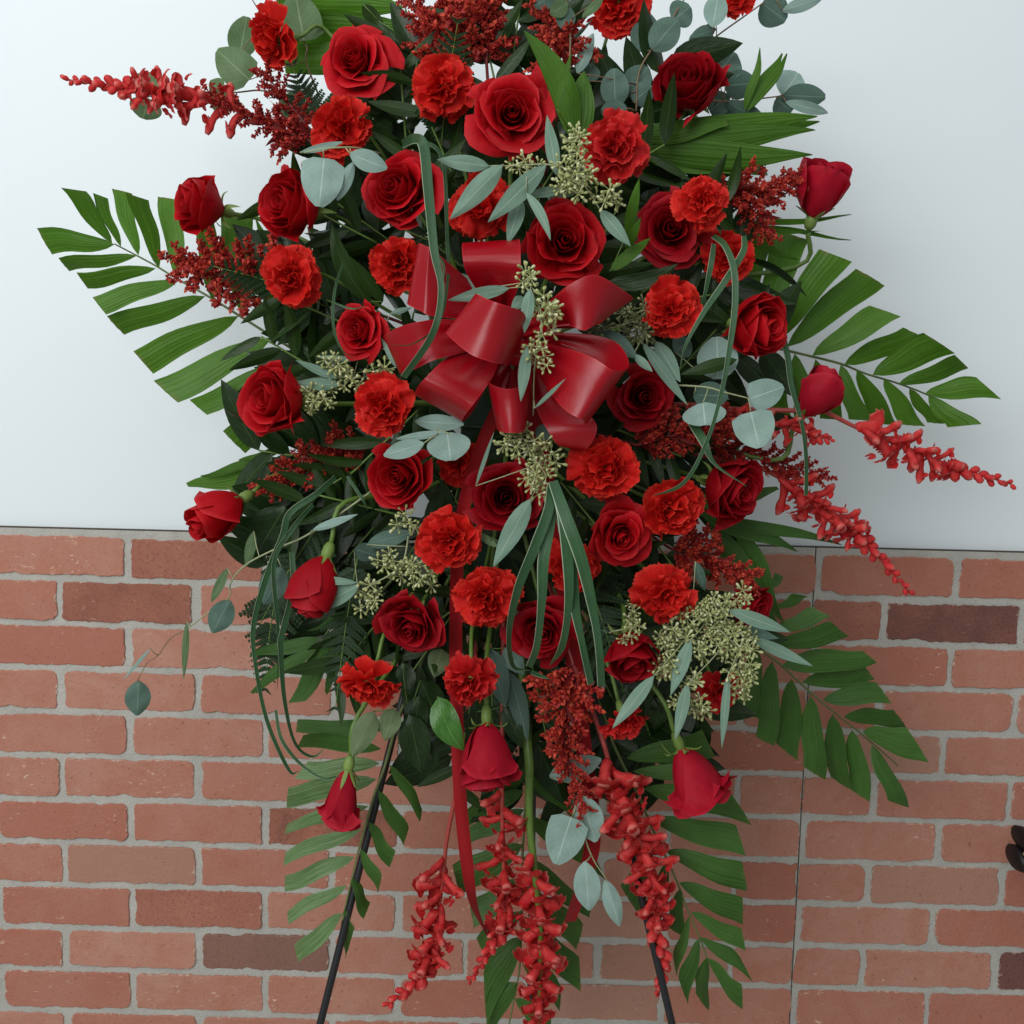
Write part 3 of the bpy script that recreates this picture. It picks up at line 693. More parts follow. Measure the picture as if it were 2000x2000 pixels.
def palm(label, rach, leafs, d0, d1, view, mk='palm', bulge=.06, seed=1, rr=.0022, stem_to=True, lt=.03, group='palm fronds fanned out behind the flowers'):
    rg = random.Random(seed)
    rp = [P(view, x, y, lerp(d0, d1, i / (len(rach) - 1))) for i, (x, y) in enumerate(rach)]; path = catmull(rp, 6); L0 = rp[0]
    t = thing('palm_frond', label, 'palm frond', L0, group)
    full = ([stem_target(L0).lerp(L0, k / 4) for k in range(4)] if stem_to else []) + path
    ob('rachis', me('rachis', *local(tube(full, lambda q: lerp(rr, rr * .45, q), 6), L0)[:2], 'palm_stem'), t)
    for q in leafs:
        (bx, by), (ax, ay), (ex, ey) = q[:3]; o = q[3] if len(q) > 3 else {}
        v = o.get('v', view); near0 = P(v, bx, by, d0); near = min(path, key=lambda p: (p - near0).length)
        db = -near.y + .002; dd = rg.uniform(-lt, lt) + o.get('dd', 0); tl = rg.uniform(-.014, .014) if math.hypot(ax - ex, ay - ey) * VW[v][2] > 12 else 0
        B = P(v, bx, by, db); A = P(v, ax, ay, db + dd + tl); E = P(v, ex, ey, db + dd - tl)
        V, F, UV = leaflet3(B, A, E, o.get('bulge', bulge), rg.uniform(-.03, .07), rg.uniform(.0004, .0009), rg)
        ob('leaflet', me('leaflet', [p - L0 for p in V], F, o.get('mat', mk), UV), t)
    return t

# ------------------------------------------------------------------ lily grass
def blade3(pts, wpx, tw0=0.0, tw1=0.0, n=8, taper=.35):
    path = catmull(pts, n); N = len(path); wm = wpx * pxm(pts[0])
    V = []; F = []; UV = []
    for i, p in enumerate(path):
        f = i / (N - 1); t = (path[min(i + 1, N - 1)] - path[max(i - 1, 0)]).normalized(); nn = CAMDIR(p); nn = (nn - t * nn.dot(t)).normalized(); s = t.cross(nn)
        a = lerp(tw0, tw1, f); s2 = s * math.cos(a) + nn * math.sin(a); n2 = nn * math.cos(a) - s * math.sin(a)
        w2 = wm / 2 * (.62 + .38 * math.sin(math.pi * min(1, f * 1.3 + .12))) * (min(1, (1 - f) / taper + .10) if taper else 1)
        for k in range(5):
            u = k / 4 * 2 - 1; V.append(p + s2 * u * w2 + n2 * (-.12 * w2 * (1 - abs(u)))); UV.append((k / 4, f))
    for i in range(N - 1):
        for k in range(4):
            a = i * 5 + k; F.append((a, a + 1, a + 6, a + 5))
    return V, F, UV
def grass(label, blades):
    L0 = None; t = None
    for b in blades:
        pts = [P(q[0], q[1], q[2], q[3]) for q in b['p']]
        if t is None: L0 = pts[0]; t = thing('lily_grass', label, 'grass blades', L0, 'lily grass loops in the spray', 'thing')
        m = local(blade3(pts, b.get('w', 14), b.get('t0', 0), b.get('t1', 0), taper=b.get('taper', .35)), L0)
        ob('blade', me('grass_blade', *m, 'grass'), t)
    return t

# ------------------------------------------------------------------ seeded eucalyptus
def umbel(seed, mk):
    rg = random.Random(seed); ms = []
    for i in range(9):
        el = math.acos(1 - 1.35 * (i + .5) / 9); a = i * 2.39996 + rg.uniform(-.3, .3)
        d = Vector((math.sin(el) * math.cos(a), math.sin(el) * math.sin(a), math.cos(el))); L = rg.uniform(.0085, .0115)
        sd = lathe([(.0004, 0), (.00045, .5), (.0010, .64), (.00155, .8), (.0013, .94), (.0003, 1.0)], 5)
        mx = frame(d); ms.append(([mx @ Vector((v.x, v.y, v.z * L)) for v in sd[0]], sd[1], sd[2], 0))
    ms.append(tube([Vector((0, 0, -.010)), Vector((0, 0, .001))], .0006, 4) + (0,))
    V, F, UV, I = join(*ms); return me('seed_umbel', V, F, mk)
UM = {k: [umbel(80 + i, k) for i in range(4)] for k in ('seed', 'seed_dark')}
def seeds_into(t, L0, spots, d, mk='seed', seed=1, sc=1.0):
    """spots: (view, cx, cy, rx, ry, n)"""
    rg = random.Random(seed)
    for q in spots:
        v, cx, cy, rx, ry, n = q[:6]; dd = q[6] if len(q) > 6 else d
        cc = P(v, cx, cy, dd - .02); n = max(2, int(n * .72)); rx *= 1.06; ry *= 1.06
        for i in range(n):
            r = math.sqrt((i + .5) / n); a = i * 2.39996 + rg.uniform(-.4, .4)
            p = P(v, cx + rx * r * math.cos(a), cy + ry * r * math.sin(a), dd + rg.uniform(-.012, .014) + .012 * (1 - r))
            z = Vector((math.cos(a) * r, -.9, -math.sin(a) * r)) + Vector((rg.gauss(0, .35), 0, rg.gauss(0, .35)))
            ob('seed_umbel', rg.choice(UM[mk]), t, frame(z, None, p - L0, sc * 1.08 * rg.uniform(.8, 1.2), rg.random() * 6.28))
            e = p - z.normalized() * .009
            ob('twig', me('twig', *local(tube(catmull([cc, cc.lerp(e, .5) + Vector((0, .004, 0)), e], 3), .0006, 4), L0)[:2], 'euc_stem'), t)

# ------------------------------------------------------------------ satin ribbon
def satin():
    m, nt, b, out = mat('red_satin_ribbon'); tc = nd(nt, 'ShaderNodeTexCoord')
    sep = nd(nt, 'ShaderNodeSeparateXYZ'); nt.links.new(tc.outputs['UV'], sep.inputs[0])
    n1 = noise(nt, scalev(nt, tc.outputs['UV'], (300, 14, 1)), 1, 3); n2 = noise(nt, tc.outputs['Object'], 14, 2); n3 = noise(nt, scalev(nt, tc.outputs['UV'], (5, 26, 1)), 1, 3)
    col = mixc(nt, n2, S(150, 4, 20), S(166, 10, 26))
    col = mixc(nt, mth(nt, 'MULTIPLY', ramp(nt, n1, .45, .7), .35), col, S(120, 4, 16))
    au = mth(nt, 'ABSOLUTE', mth(nt, 'SUBTRACT', sep.outputs[0], .5))
    col = mixc(nt, mth(nt, 'MULTIPLY', ramp(nt, au, .475, .49), .5), col, S(196, 40, 50))
    hgt = mth(nt, 'ADD', n1, mth(nt, 'MULTIPLY', n3, 1.5))
    finish(nt, b, out, col, .08, None, .28, .45, hgt, .16, .0009, .0)
    b.inputs['Anisotropic'].default_value = .5
    return m
M['satin'] = satin()
def wovenr():
    m, nt, b, out = mat('red_woven_ribbon'); tc = nd(nt, 'ShaderNodeTexCoord')
    n2 = noise(nt, tc.outputs['Object'], 14, 2); n1 = noise(nt, scalev(nt, tc.outputs['UV'], (90, 500, 1)), 1, 2)
    col = mixc(nt, n2, S(150, 8, 18), S(164, 12, 22)); finish(nt, b, out, col, .12, None, .65, .3, n1, .25, .0006, .1); return m
M['woven'] = wovenr()
def band3(rows, n=7, nw=14):        # a ribbon laid through pairs of edge points
    e1 = catmull([r[0] for r in rows], n); e2 = catmull([r[1] for r in rows], n); N = len(e1) - 1
    def fn(u, v):
        i = int(round(v * N)); e = 1 - sm(.02, .30, min(v, 1 - v)); q = e1[i].lerp(e2[i], (u + 1) / 2)
        return q + CAMDIR(q) * (.0032 * math.sin(u * 8 + len(rows)) * e + .0012 * math.sin(u * 2.2 + v * 6 + len(rows)))
    return sheet(nw, N, fn)

# ================================================================== palms
palm('trimmed palm frond reaching left against the white wall', [(1900, 1290), (1690, 1140), (1560, 1060), (1340, 920), (1130, 790), (950, 690), (820, 610), (690, 540), (560, 472)], [
    ((545, 470), (215, 122), (375, 145)), ((600, 490), (410, 155), (505, 190)), ((710, 545), (527, 125), (655, 155)), ((840, 625), (640, 148), (785, 195)),
    ((955, 690), (833, 170), (985, 200)), ((1180, 830), (1040, 260), (1180, 280)), ((1370, 930), (1210, 280), (1415, 300)), ((1580, 1060), (1440, 300), (1610, 560)),
    ((1720, 1140), (1640, 880), (1800, 830)), ((560, 475), (70, 362), (165, 528)), ((700, 545), (205, 565), (275, 648)), ((820, 625), (318, 650), (390, 752)),
    ((965, 700), (413, 793), (500, 903)), ((1130, 800), (510, 935), (620, 1052)), ((1340, 925), (670, 1133), (795, 1275)), ((1550, 1060), (802, 1333), (955, 1472)),
    ((1720, 1190), (1030, 1450), (1140, 1545)), ((1820, 1320), (1243, 1660), (1385, 1800)), ((1890, 1300), (1500, 1500), (1640, 1720))], .30, .20, 'A4', bulge=.030, seed=2)
palm('trimmed palm frond reaching right against the white wall', [(-120, 860), (150, 880), (360, 900), (540, 940), (780, 1000), (930, 1060), (1130, 1120), (1290, 1180), (1420, 1240)], [
    ((150, 760), (130, 60), (360, 165), {'bulge': .02}), ((250, 800), (370, 165), (590, 225), {'bulge': .02}), ((380, 850), (630, 270), (838, 350), {'bulge': .02}), ((440, 895), (865, 392), (1048, 500), {'bulge': .03}),
    ((600, 950), (965, 640), (1165, 710)), ((800, 1005), (1175, 765), (1330, 850)), ((980, 1070), (1300, 800), (1500, 930)), ((1140, 1130), (1500, 955), (1588, 1040)),
    ((1310, 1185), (1630, 1075), (1790, 1215)), ((340, 910), (470, 1330), (330, 1300)), ((490, 935), (640, 1330), (500, 1330)), ((620, 970), (800, 1345), (660, 1340)),
    ((780, 1005), (960, 1362), (820, 1352)), ((880, 1040), (1145, 1380), (985, 1365)), ((1050, 1095), (1318, 1392), (1165, 1382)),
    ((1210, 1155), (1430, 1385), (1320, 1375)), ((1330, 1205), (1660, 1385), (1445, 1405))], .28, .18, 'A7', bulge=.042, seed=3)
palm('trimmed palm frond sloping down right across the bricks', [(250, 830), (420, 940), (500, 1010), (620, 1100), (760, 1230), (900, 1350), (1040, 1460), (1170, 1570), (1250, 1640)], [
    ((520, 700), (600, 610), (645, 635)), ((590, 800), (690, 725), (772, 740)), ((580, 920), (790, 795), (895, 850)), ((590, 1000), (890, 875), (990, 960)),
    ((625, 1105), (1060, 1020), (1140, 1085), {'bulge': .09}), ((735, 1195), (1060, 1100), (1130, 1190)), ((845, 1290), (1135, 1185), (1218, 1300)), ((960, 1380), (1230, 1335), (1300, 1430)),
    ((1060, 1460), (1300, 1450), (1420, 1640)), ((490, 1010), (370, 1350), (490, 1390)), ((575, 1080), (490, 1490), (592, 1540)), ((680, 1175), (605, 1530), (720, 1620)),
    ((785, 1270), (738, 1650), (860, 1725)), ((900, 1365), (880, 1710), (997, 1785)), ((1005, 1450), (1000, 1770), (1112, 1842)), ((1110, 1530), (1200, 1830), (1315, 1870))], .30, .20, 'B2', 'palm_dull', .055, seed=4)
palm('palm frond hanging along the left easel leg', [(900, -330), (830, -80), (800, 20), (740, 180), (700, 320), (650, 500), (605, 690), (560, 880), (545, 960)], [
    ((760, 70), (200, 110), (190, 240), {'mat': 'palm_pale'}), ((710, 240), (195, 335), (172, 400), {'mat': 'palm_pale'}), ((665, 385), (180, 520), (168, 605), {'mat': 'palm_pale'}),
    ((620, 560), (180, 675), (178, 778), {'mat': 'palm_pale'}), ((575, 740), (190, 890), (200, 970), {'mat': 'palm_pale'}), ((545, 910), (250, 1120), (275, 1232), {'mat': 'palm_pale'}),
    ((790, -120), (300, -220), (260, -140)), ((780, -30), (330, -40), (240, 70), {'mat': 'palm_pale'}), ((860, -260), (260, -290), (250, -210)),
    ((840, -20), (1057, 250), (1045, 330)), ((765, 140), (955, 380), (920, 490)), ((710, 340), (870, 530), (830, 635)), ((655, 510), (788, 690), (765, 790)),
    ((605, 690), (717, 850), (675, 955)), ((555, 890), (607, 1030), (555, 1205))], .36, .40, 'B5', 'palm_dull', .05, seed=5, lt=.015)
palm('palm frond hanging beside the right easel leg', [(900, -330), (960, -150), (1060, 60), (1130, 200), (1200, 370), (1290, 560), (1370, 740), (1430, 900), (1500, 1060), (1560, 1230)], [
    ((1040, -60), (1520, -230), (1600, -60)), ((1080, 20), (1600, -10), (1650, 110)), ((1150, 130), (1690, 130), (1835, 350)), ((1195, 320), (1730, 370), (1790, 565)), ((1285, 520), (1765, 600), (1800, 790)),
    ((1370, 720), (1770, 830), (1770, 1000)), ((1445, 905), (1760, 1025), (1785, 1165)), ((1500, 1065), (1760, 1180), (1845, 1345)), ((1550, 1195), (1760, 1370), (1765, 1530)),
    ((1200, 480), (1015, 750), (1130, 930)), ((1300, 590), (1160, 900), (1250, 1020)), ((1380, 760), (1290, 1000), (1390, 1060)), ((1440, 930), (1340, 1190), (1365, 1320)), ((1500, 1070), (1370, 1330), (1430, 1490)), ((1545, 1195), (1460, 1420), (1545, 1535))], .34, .38, 'B6', 'palm_dull', .035, seed=6, lt=.015)
palm('dark palm frond hanging behind the middle snapdragons', [(440, -250), (420, 100), (390, 500), (385, 900), (370, 1250), (335, 1450), (290, 1680)], [
    ((430, 60), (700, 150), (720, 320)), ((400, 300), (850, 560), (910, 700)), ((390, 560), (810, 870), (800, 955)), ((390, 760), (770, 985), (725, 1145)), ((385, 950), (735, 1200), (745, 1420)), ((375, 1180), (640, 1370), (630, 1520)),
    ((340, 1450), (560, 1560), (560, 1720)), ((400, 140), (20, 260), (0, 380)), ((400, 260), (60, 380), (70, 480)), ((390, 480), (-50, 620), (0, 810)), ((385, 700), (60, 850), (90, 1020)),
    ((385, 900), (90, 1060), (140, 1170)), ((375, 1060), (130, 1280), (150, 1620)), ((350, 1350), (140, 1440), (165, 1700)), ((430, -20), (170, 60), (230, 250), {'v': 'B6'})], .33, .36, 'B6', 'palm_dull', .06, seed=7, lt=.012)
palm('broad palm leaflets stacked behind the top left rose', [(2400, 400), (2280, 250), (2200, 100), (2150, -150)], [
    ((2180, 40), (1480, -70), (1490, 60), {'bulge': .05}), ((2200, 150), (1600, 70), (1560, 250), {'bulge': .05}), ((2230, 250), (1530, 260), (1540, 410), {'bulge': .06}), ((2260, 320), (1780, 420), (1800, 560))], .27, .22, 'A1', bulge=.06, seed=8)
palm('untrimmed palm fan with pointed tips right of the upper roses', [(350, 1000), (560, 960), (760, 930), (900, 920)], [
    ((600, 890), (1750, 745), (1765, 735), {'bulge': .085}), ((620, 900), (1765, 775), (1775, 783), {'bulge': .085}), ((640, 920), (1735, 815), (1748, 822), {'bulge': .085}), ((650, 950), (1720, 985), (1730, 992), {'bulge': .085}),
    ((660, 980), (1440, 1050), (1450, 1090), {'bulge': .08}), ((600, 860), (1180, 760), (1200, 800), {'bulge': .1}), ((1300, 700), (1412, 300), (1416, 310), {'bulge': .07}), ((1320, 700), (1528, 325), (1534, 335), {'bulge': .085}), ((1330, 690), (1574, 345), (1580, 355), {'bulge': .07})], .325, .315, 'A3', bulge=.06, seed=9, lt=.02)
palm('drooping palm leaflets beside the left carnation and bricks', [(1250, 1330), (1130, 1380), (1000, 1480), (900, 1600)], [
    ((1100, 1390), (1070, 1880), (1050, 1900), {'bulge': .09}), ((1040, 1420), (930, 1932), (945, 1960), {'bulge': .08}), ((960, 1570), (690, 2010), (800, 2000), {'bulge': .07}), ((890, 1600), (450, 1700), (445, 1720), {'bulge': .08}),
    ((880, 1640), (440, 1925), (460, 1935), {'bulge': .07}), ((1050, 1430), (820, 1550), (810, 1560), {'bulge': .06}), ((1120, 1400), (1180, 1850), (1200, 1870), {'bulge': .07})], .33, .36, 'A8', 'palm_dull', .08, seed=10, lt=.02)
palm('glossy pointed palm leaves curving right above the brick edge', [(300, 900), (500, 1000), (620, 1050)], [
    ((560, 1010), (1300, 1290), (1310, 1300), {'bulge': .085}), ((600, 1040), (1630, 1235), (1645, 1245), {'bulge': .045}), ((640, 1080), (1150, 1850), (1180, 1870), {'bulge': .09}), ((840, 1130), (1180, 1800), (1200, 1850), {'bulge': .11}), ((520, 960), (1150, 830), (1170, 850), {'bulge': .1})], .32, .30, 'C7', 'palm_dull', .08, seed=11, lt=.02)
palm('thin pointed palm leaves under the far right rosebud', [(350, 520), (560, 470), (760, 440)], [
    ((690, 450), (1835, 372), (1845, 378), {'bulge': .025}), ((720, 450), (1840, 585), (1850, 592), {'bulge': .022}), ((740, 460), (1500, 545), (1540, 540), {'bulge': .03}), ((520, 480), (1300, 780), (1320, 800), {'bulge': .06})], .30, .27, 'C3', 'palm', .04, seed=12, lt=.015)
palm('short palm leaflets under the left rose above the brick edge', [(760, 350), (600, 430), (480, 540)], [
    ((620, 460), (130, 570), (150, 580), {'bulge': .05}), ((560, 540), (45, 635), (60, 660), {'bulge': .11}), ((700, 380), (375, 490), (390, 500), {'bulge': .07}), ((700, 480), (390, 620), (420, 640), {'bulge': .09})], .30, .27, 'A8', 'palm', .08, seed=13, lt=.015)

# ================================================================== deep filler foliage
RUS = [me('ruscus_leaf', *lance(.075, .026, b, .22, 'point', 6, 8)[:3], 'ruscus') for b in (.1, -.15, .3)]
frg = random.Random(77)
def quad(x, y):
    return ('top ' if y < 420 else 'upper ' if y < 800 else 'lower ' if y < 1150 else 'bottom ') + ('left' if x < 860 else 'middle' if x < 1120 else 'right')
BROAD = [me('broad_leaf', *lance(.085, .050, b, .18, 'point', 6, 8)[:3], 'salal') for b in (.1, -.15, .25)]
def shrub(sx, sy, d, direction, label, n, L, seed, sc, pool, name, cat, group):
    rg = random.Random(seed); b = Pw(sx, sy, d); dv = facing(direction)
    t = thing(name, label, cat, b, group)
    pts = catmull([b, b + dv * L * .5, b + dv * L], 5)
    ob('stem', me('leafy_stem', *local(tube(pts, .0013, 5), b)[:2], 'green_stem'), t)
    for i in range(n):
        p = pts[min(len(pts) - 1, int((i + .5) / n * len(pts)))]; a = 1 if i % 2 else -1
        sd = dv.cross(Vector((0, -1, 0))).normalized() * a
        z = dv * .6 + sd * rg.uniform(.5, 1.0) + Vector((0, rg.uniform(-.15, .12), 0))
        ob('leaf', rg.choice(pool), t, frame(z, (rg.gauss(0, .35), -1, rg.gauss(0, .35)), p - b, sc * rg.uniform(.75, 1.1), math.pi / 2 + rg.gauss(0, .35)))
for i in range(62):
    a = i * 2.39996; r = .1 + .9 * math.sqrt((i + .5) / 62)
    sx = 985 + 350 * r * math.cos(a); sy = 740 + 560 * r * math.sin(a)
    shrub(sx, sy, .285 + .035 * (1 - r), (math.cos(a) * .5 + frg.gauss(0, .5), -math.sin(a) * .5 + frg.gauss(0, .5), .02), 'broad dark green leaf stem deep behind the %s flowers' % quad(sx, sy), 6, frg.uniform(.07, .10), i, frg.uniform(.9, 1.15), BROAD, 'salal_stem', 'foliage', 'broad dark leaves backing the flowers')
for i in range(26):
    a = i * 2.39996 + .7; r = .3 + .7 * math.sqrt((i + .5) / 26)
    sx = 985 + 360 * r * math.cos(a); sy = 790 + 590 * r * math.sin(a); dd = dep(sx, sy) - .085
    shrub(sx, sy, dd, (math.cos(a) * .8 + frg.gauss(0, .3), -math.sin(a) * .8 + frg.gauss(0, .3), .08), 'dark pointed-leaf stem deep between the %s flowers' % quad(sx, sy), 7, frg.uniform(.08, .12), 100 + i, frg.uniform(.8, 1.05), RUS, 'ruscus_stem', 'foliage', 'dark leafy stems filling the gaps')
for i, (sx, sy, ax_, ay_) in enumerate([(680, 960, -.6, -.3), (730, 1030, -.5, -.6), (640, 1040, -.7, -.4), (760, 930, -.8, .2), (700, 1120, -.3, -.9), (800, 1090, -.2, -.9), (640, 900, -.8, .1), (700, 860, -.8, -.2),
      (850, 1000, -.4, -.7), (1180, 1330, .4, -.8), (1250, 1380, .3, -.8), (1120, 1400, .1, -.9), (1300, 1290, .5, -.7), (1200, 1180, .4, -.6), (1330, 1180, .6, -.5), (730, 620, -.6, .2), (760, 710, -.6, -.2), (760, 470, -.3, .2), (860, 930, .2, -.3), (880, 1010, .1, .4), (830, 960, -.2, .3), (1350, 700, .7, .1), (1330, 560, .7, .3), (1240, 250, .4, .8), (800, 220, .1, .7), (1000, 130, .1, .9), (900, 1350, -.1, -.9), (1010, 1400, .1, -.9)]):
    shrub(sx, sy, .315, (ax_, ay_, .02), 'broad dark green leaf stem deep behind the %s flowers' % quad(sx, sy), 6, .085, 300 + i, 1.1, BROAD, 'salal_stem', 'foliage', 'broad dark leaves backing the flowers')
def pinna(seed):
    rg = random.Random(seed); L = .040; ms = []
    for k in range(9):
        f = (k + .5) / 9; l = .0100 * (1 - f * .7)
        for s in (-1, 1):
            p = Vector((0, 0, L * f)); d = Vector((s * .8, 0, .6)).normalized(); n2 = Vector((d.z, 0, -d.x))
            def fn(u, v): return p + d * l * v + n2 * u * .0036 * (1 - v ** 2.5) * (1 - f * .5) + Vector((0, .0006 * abs(u) - .001 * v, 0))
            ms.append(sheet(2, 3, fn))
    ms.append(tube([Vector((0, 0, 0)), Vector((0, 0, L))], .0005, 3))
    return me('pinna', *join(*ms)[:3], 'fern')
PIN = [pinna(1), pinna(2)]
def fern(sx, sy, d, direction, L, label, seed=1, sc=1.0):
    rg = random.Random(seed); b = Pw(sx, sy, d); dv = facing(direction)
    t = thing('leatherleaf_fern', label, 'fern', b, 'leatherleaf fern fronds in the spray'); sd0 = dv.cross(Vector((0, -1, 0))).normalized()
    pts = catmull([b, b + dv * L * .5 + Vector((0, -.006, 0)), b + dv * L + Vector((0, .01, -.01))], 8)
    ob('rachis', me('fern_rachis', *local(tube(pts, lambda q: lerp(.0014, .0005, q), 4), b)[:2], 'green_stem'), t)
    for i in range(26):
        f = (i // 2 + .5) / 13; p = pts[min(len(pts) - 1, int((.12 + .86 * f) * len(pts)))]; s = 1 if i % 2 else -1
        ob('pinna', rg.choice(PIN), t, frame(dv * .55 + sd0 * s * .85 + Vector((0, rg.uniform(-.25, .15), 0)), dv.cross(sd0 * s), p - b, sc * (1.25 - f) * rg.uniform(.85, 1.1), math.pi / 2))
for q in [(640, 1000, .34, (-.3, -.5, .2), .15, 'dark leatherleaf fern behind the left lily grass'), (700, 1080, .34, (-.1, -.9, .3), .18, 'leatherleaf fern right of the drooping left rose'),
          (545, 1130, .33, (-.12, -.95, .1), .13, 'small toothed fern tip left of the drooping rose'), (650, 340, .27, (-.3, .8, .0), .15, 'fern tip showing left of the upper left rose'),
          (860, 300, .34, (.1, .6, .4), .16, 'dark fern between the two top carnations'), (1130, 1080, .35, (.3, -.8, .4), .17, 'dark fern left of the lower right carnation'),
          (640, 600, .31, (-.5, .2, .3), .15, 'dark fern behind the left round carnation'),
          (960, 1330, .34, (.05, -.9, .2), .15, 'dark fern above the hanging middle rose'), (1310, 1100, .32, (.1, -.7, .4), .15, 'dark fern behind the seeded cluster')]:
    fern(*q, seed=int(q[0]))

def leaves_thing(label, items, d, mk, cat='leaf', name='foliage_sprig', stem=None, kind='point', **kw):
    st = stem or [(items[0][0], items[0][1], items[0][2], d - .02), (items[0][0], items[0][1], items[0][2], d)]
    return sprig(name, label, cat, st, items, d, None, mk, 'green_stem', kind, petiole=True, **kw)
leaves_thing('bright green folded leaf above the top centre rose', [('A2', 1830, 960, 1480, 205, 260, dict(lat=-.10, d=.425, dt=.44, fold=.25)), ('A2', 1715, 750, 1812, 360, 80, dict(d=.465, dt=.475)), ('A2', 1850, 960, 1900, 480, 280, dict(d=.42, dt=.42))], .40, 'palm')
leaves_thing('pointed green leaves tucked right of the centre rose', [('A6', 850, 345, 1130, 120, 120, dict(d=.45, dt=.47)), ('A6', 960, 200, 1060, -20, 90, dict(d=.44, dt=.46)), ('A3', 560, 1480, 640, 1120, 100, dict(d=.43, dt=.45))], .43, 'palm')
leaves_thing('dark broad leaf right of the upper ribbon loop', [('A6', 830, 430, 1320, 295, 170, dict(d=.42, dt=.43, lat=-.1))], .42, 'ruscus')
leaves_thing('dark green twisted leaves left of the ribbon bow', [('A5', 440, 560, 170, 20, 190, dict(d=.38, dt=.40, lat=.1)), ('A5', 520, 560, 280, 240, 130, dict(d=.39, dt=.41)), ('A5', 330, 1100, -60, 850, 240, dict(d=.36, dt=.36)), ('A5', 330, 680, 60, 1010, 200, dict(d=.33, dt=.33))], .38, 'ruscus')
leaves_thing('large dark rounded leaf left of the lily grass', [('C4', 850, 820, 600, 1240, 400, dict(kind='oval', d=.37, dt=.37))], .36, 'salal')
leaves_thing('pair of pale leaf undersides below the lower left carnation', [('B3', 985, 490, 835, 810, 230, dict(d=.43, dt=.44)), ('B3', 1120, 470, 1060, 695, 215, dict(d=.43, dt=.43)), ('B3', 1450, 60, 1400, 260, 220, dict(d=.41, dt=.41))], .42, 'salal_back')
leaves_thing('glossy bright green leaf left of the hanging middle rose', [('C8', 600, 430, 800, 835, 300, dict(d=.46, dt=.47, lat=-.08, bend=.12))], .45, 'salal_bright')
leaves_thing('dark toothed leaves above the brick gap left of centre', [('C8', 380, 560, 480, 1005, 330, dict(d=.42, dt=.42)), ('C8', 460, 420, 400, 800, 260, dict(d=.41, dt=.41)), ('C8', 330, 170, 400, 420, 200, dict(d=.40, dt=.41)), ('C8', 540, 760, 600, 955, 70, dict(d=.41, dt=.41)), ('C8', 470, 300, 640, 700, 330, dict(d=.405, dt=.41))], .41, 'salal')
leaves_thing('brownish narrow leaves hanging right of the lower carnation', [('C8', 990, 60, 1110, 510, 190, dict(d=.42, dt=.42)), ('C8', 1140, 240, 1280, 760, 150, dict(d=.41, dt=.41)), ('C8', 1100, 60, 1250, 260, 150, dict(d=.41, dt=.42))], .41, 'euc_dark', kind='lance')
leaves_thing('dark leaves under the lower middle roses', [('C8', 1100, 500, 1240, 820, 200, dict(d=.40, dt=.41)), ('C8', 900, 540, 850, 800, 200, dict(d=.38, dt=.38)), ('C8', 1340, 760, 1560, 1250, 330, dict(d=.36, dt=.36)), ('C8', 1560, 400, 1420, 800, 250, dict(d=.37, dt=.37))], .39, 'salal')
leaves_thing('green leaves beside the upper left rose', [('C6', 1350, 200, 1630, 720, 220, dict(d=.30, dt=.30)), ('C6', 1200, 40, 1420, 330, 200, dict(d=.30, dt=.29)), ('C6', 1620, 380, 1560, 760, 250, dict(d=.30, dt=.30)), ('C6', 1500, 900, 1180, 1060, 260, dict(d=.31, dt=.31)), ('C6', 1480, 1150, 1250, 1330, 220, dict(d=.31, dt=.31))], .30, 'ruscus')
leaves_thing('green leaf bottom left of the wide seeded cluster', [('C5', 100, 600, 30, 300, 200, dict(d=.37, dt=.38)), ('C5', 500, 1400, 420, 1750, 330, dict(d=.33, dt=.33)), ('C5', 900, 1000, 1100, 1400, 250, dict(d=.33, dt=.33))], .36, 'ruscus')
leaves_thing('short green leaf with torn tip right of the lilies', [('B1', 270, 780, 400, 870, 70, dict(d=.45, dt=.46)), ('B1', 400, 860, 340, 800, 60, dict(d=.45, dt=.46))], .44, 'euc_green')

# ================================================================== silver dollar eucalyptus
sprig('eucalyptus_sprig', 'pale silvery eucalyptus leaves over the upper left roses', 'eucalyptus', [('C6', 1360, 1450, .40), ('C6', 1120, 1395, .46), ('C6', 870, 1400, .48), ('C6', 640, 1440, .48)], [
    ('C6', 835, 1490, 790, 1950, 400, dict(d=.475, dt=.48, kind='heart')), ('C6', 610, 1440, 1010, 1340, 70, dict(d=.48, dt=.47, kind='oval')), ('C6', 1080, 1450, 1430, 1590, 200, dict(d=.475, dt=.475, kind='oval')), ('C6', 1110, 1530, 960, 1890, 130, dict(d=.47, dt=.47, kind='oval'))], .46)
sprig('eucalyptus_sprig', 'grey green round eucalyptus leaves beside the top left carnation', 'eucalyptus', [('A1', 1720, 520, .27), ('A1', 1650, 330, .27), ('A1', 1640, 230, .27), ('A1', 1430, 90, .26), ('A1', 1360, 0, .26)], [
    ('A1', 1640, 220, 1590, -40, 230, dict(d=.275, dt=.27, kind='heart')), ('A1', 1290, 310, 1330, 90, 160, dict(d=.25, dt=.25)), ('A1', 1345, 430, 1170, 270, 200, dict(d=.27, dt=.27, kind='heart', mat='euc_green'))], .27, None, 'euc_green', 'euc_stem_brown')
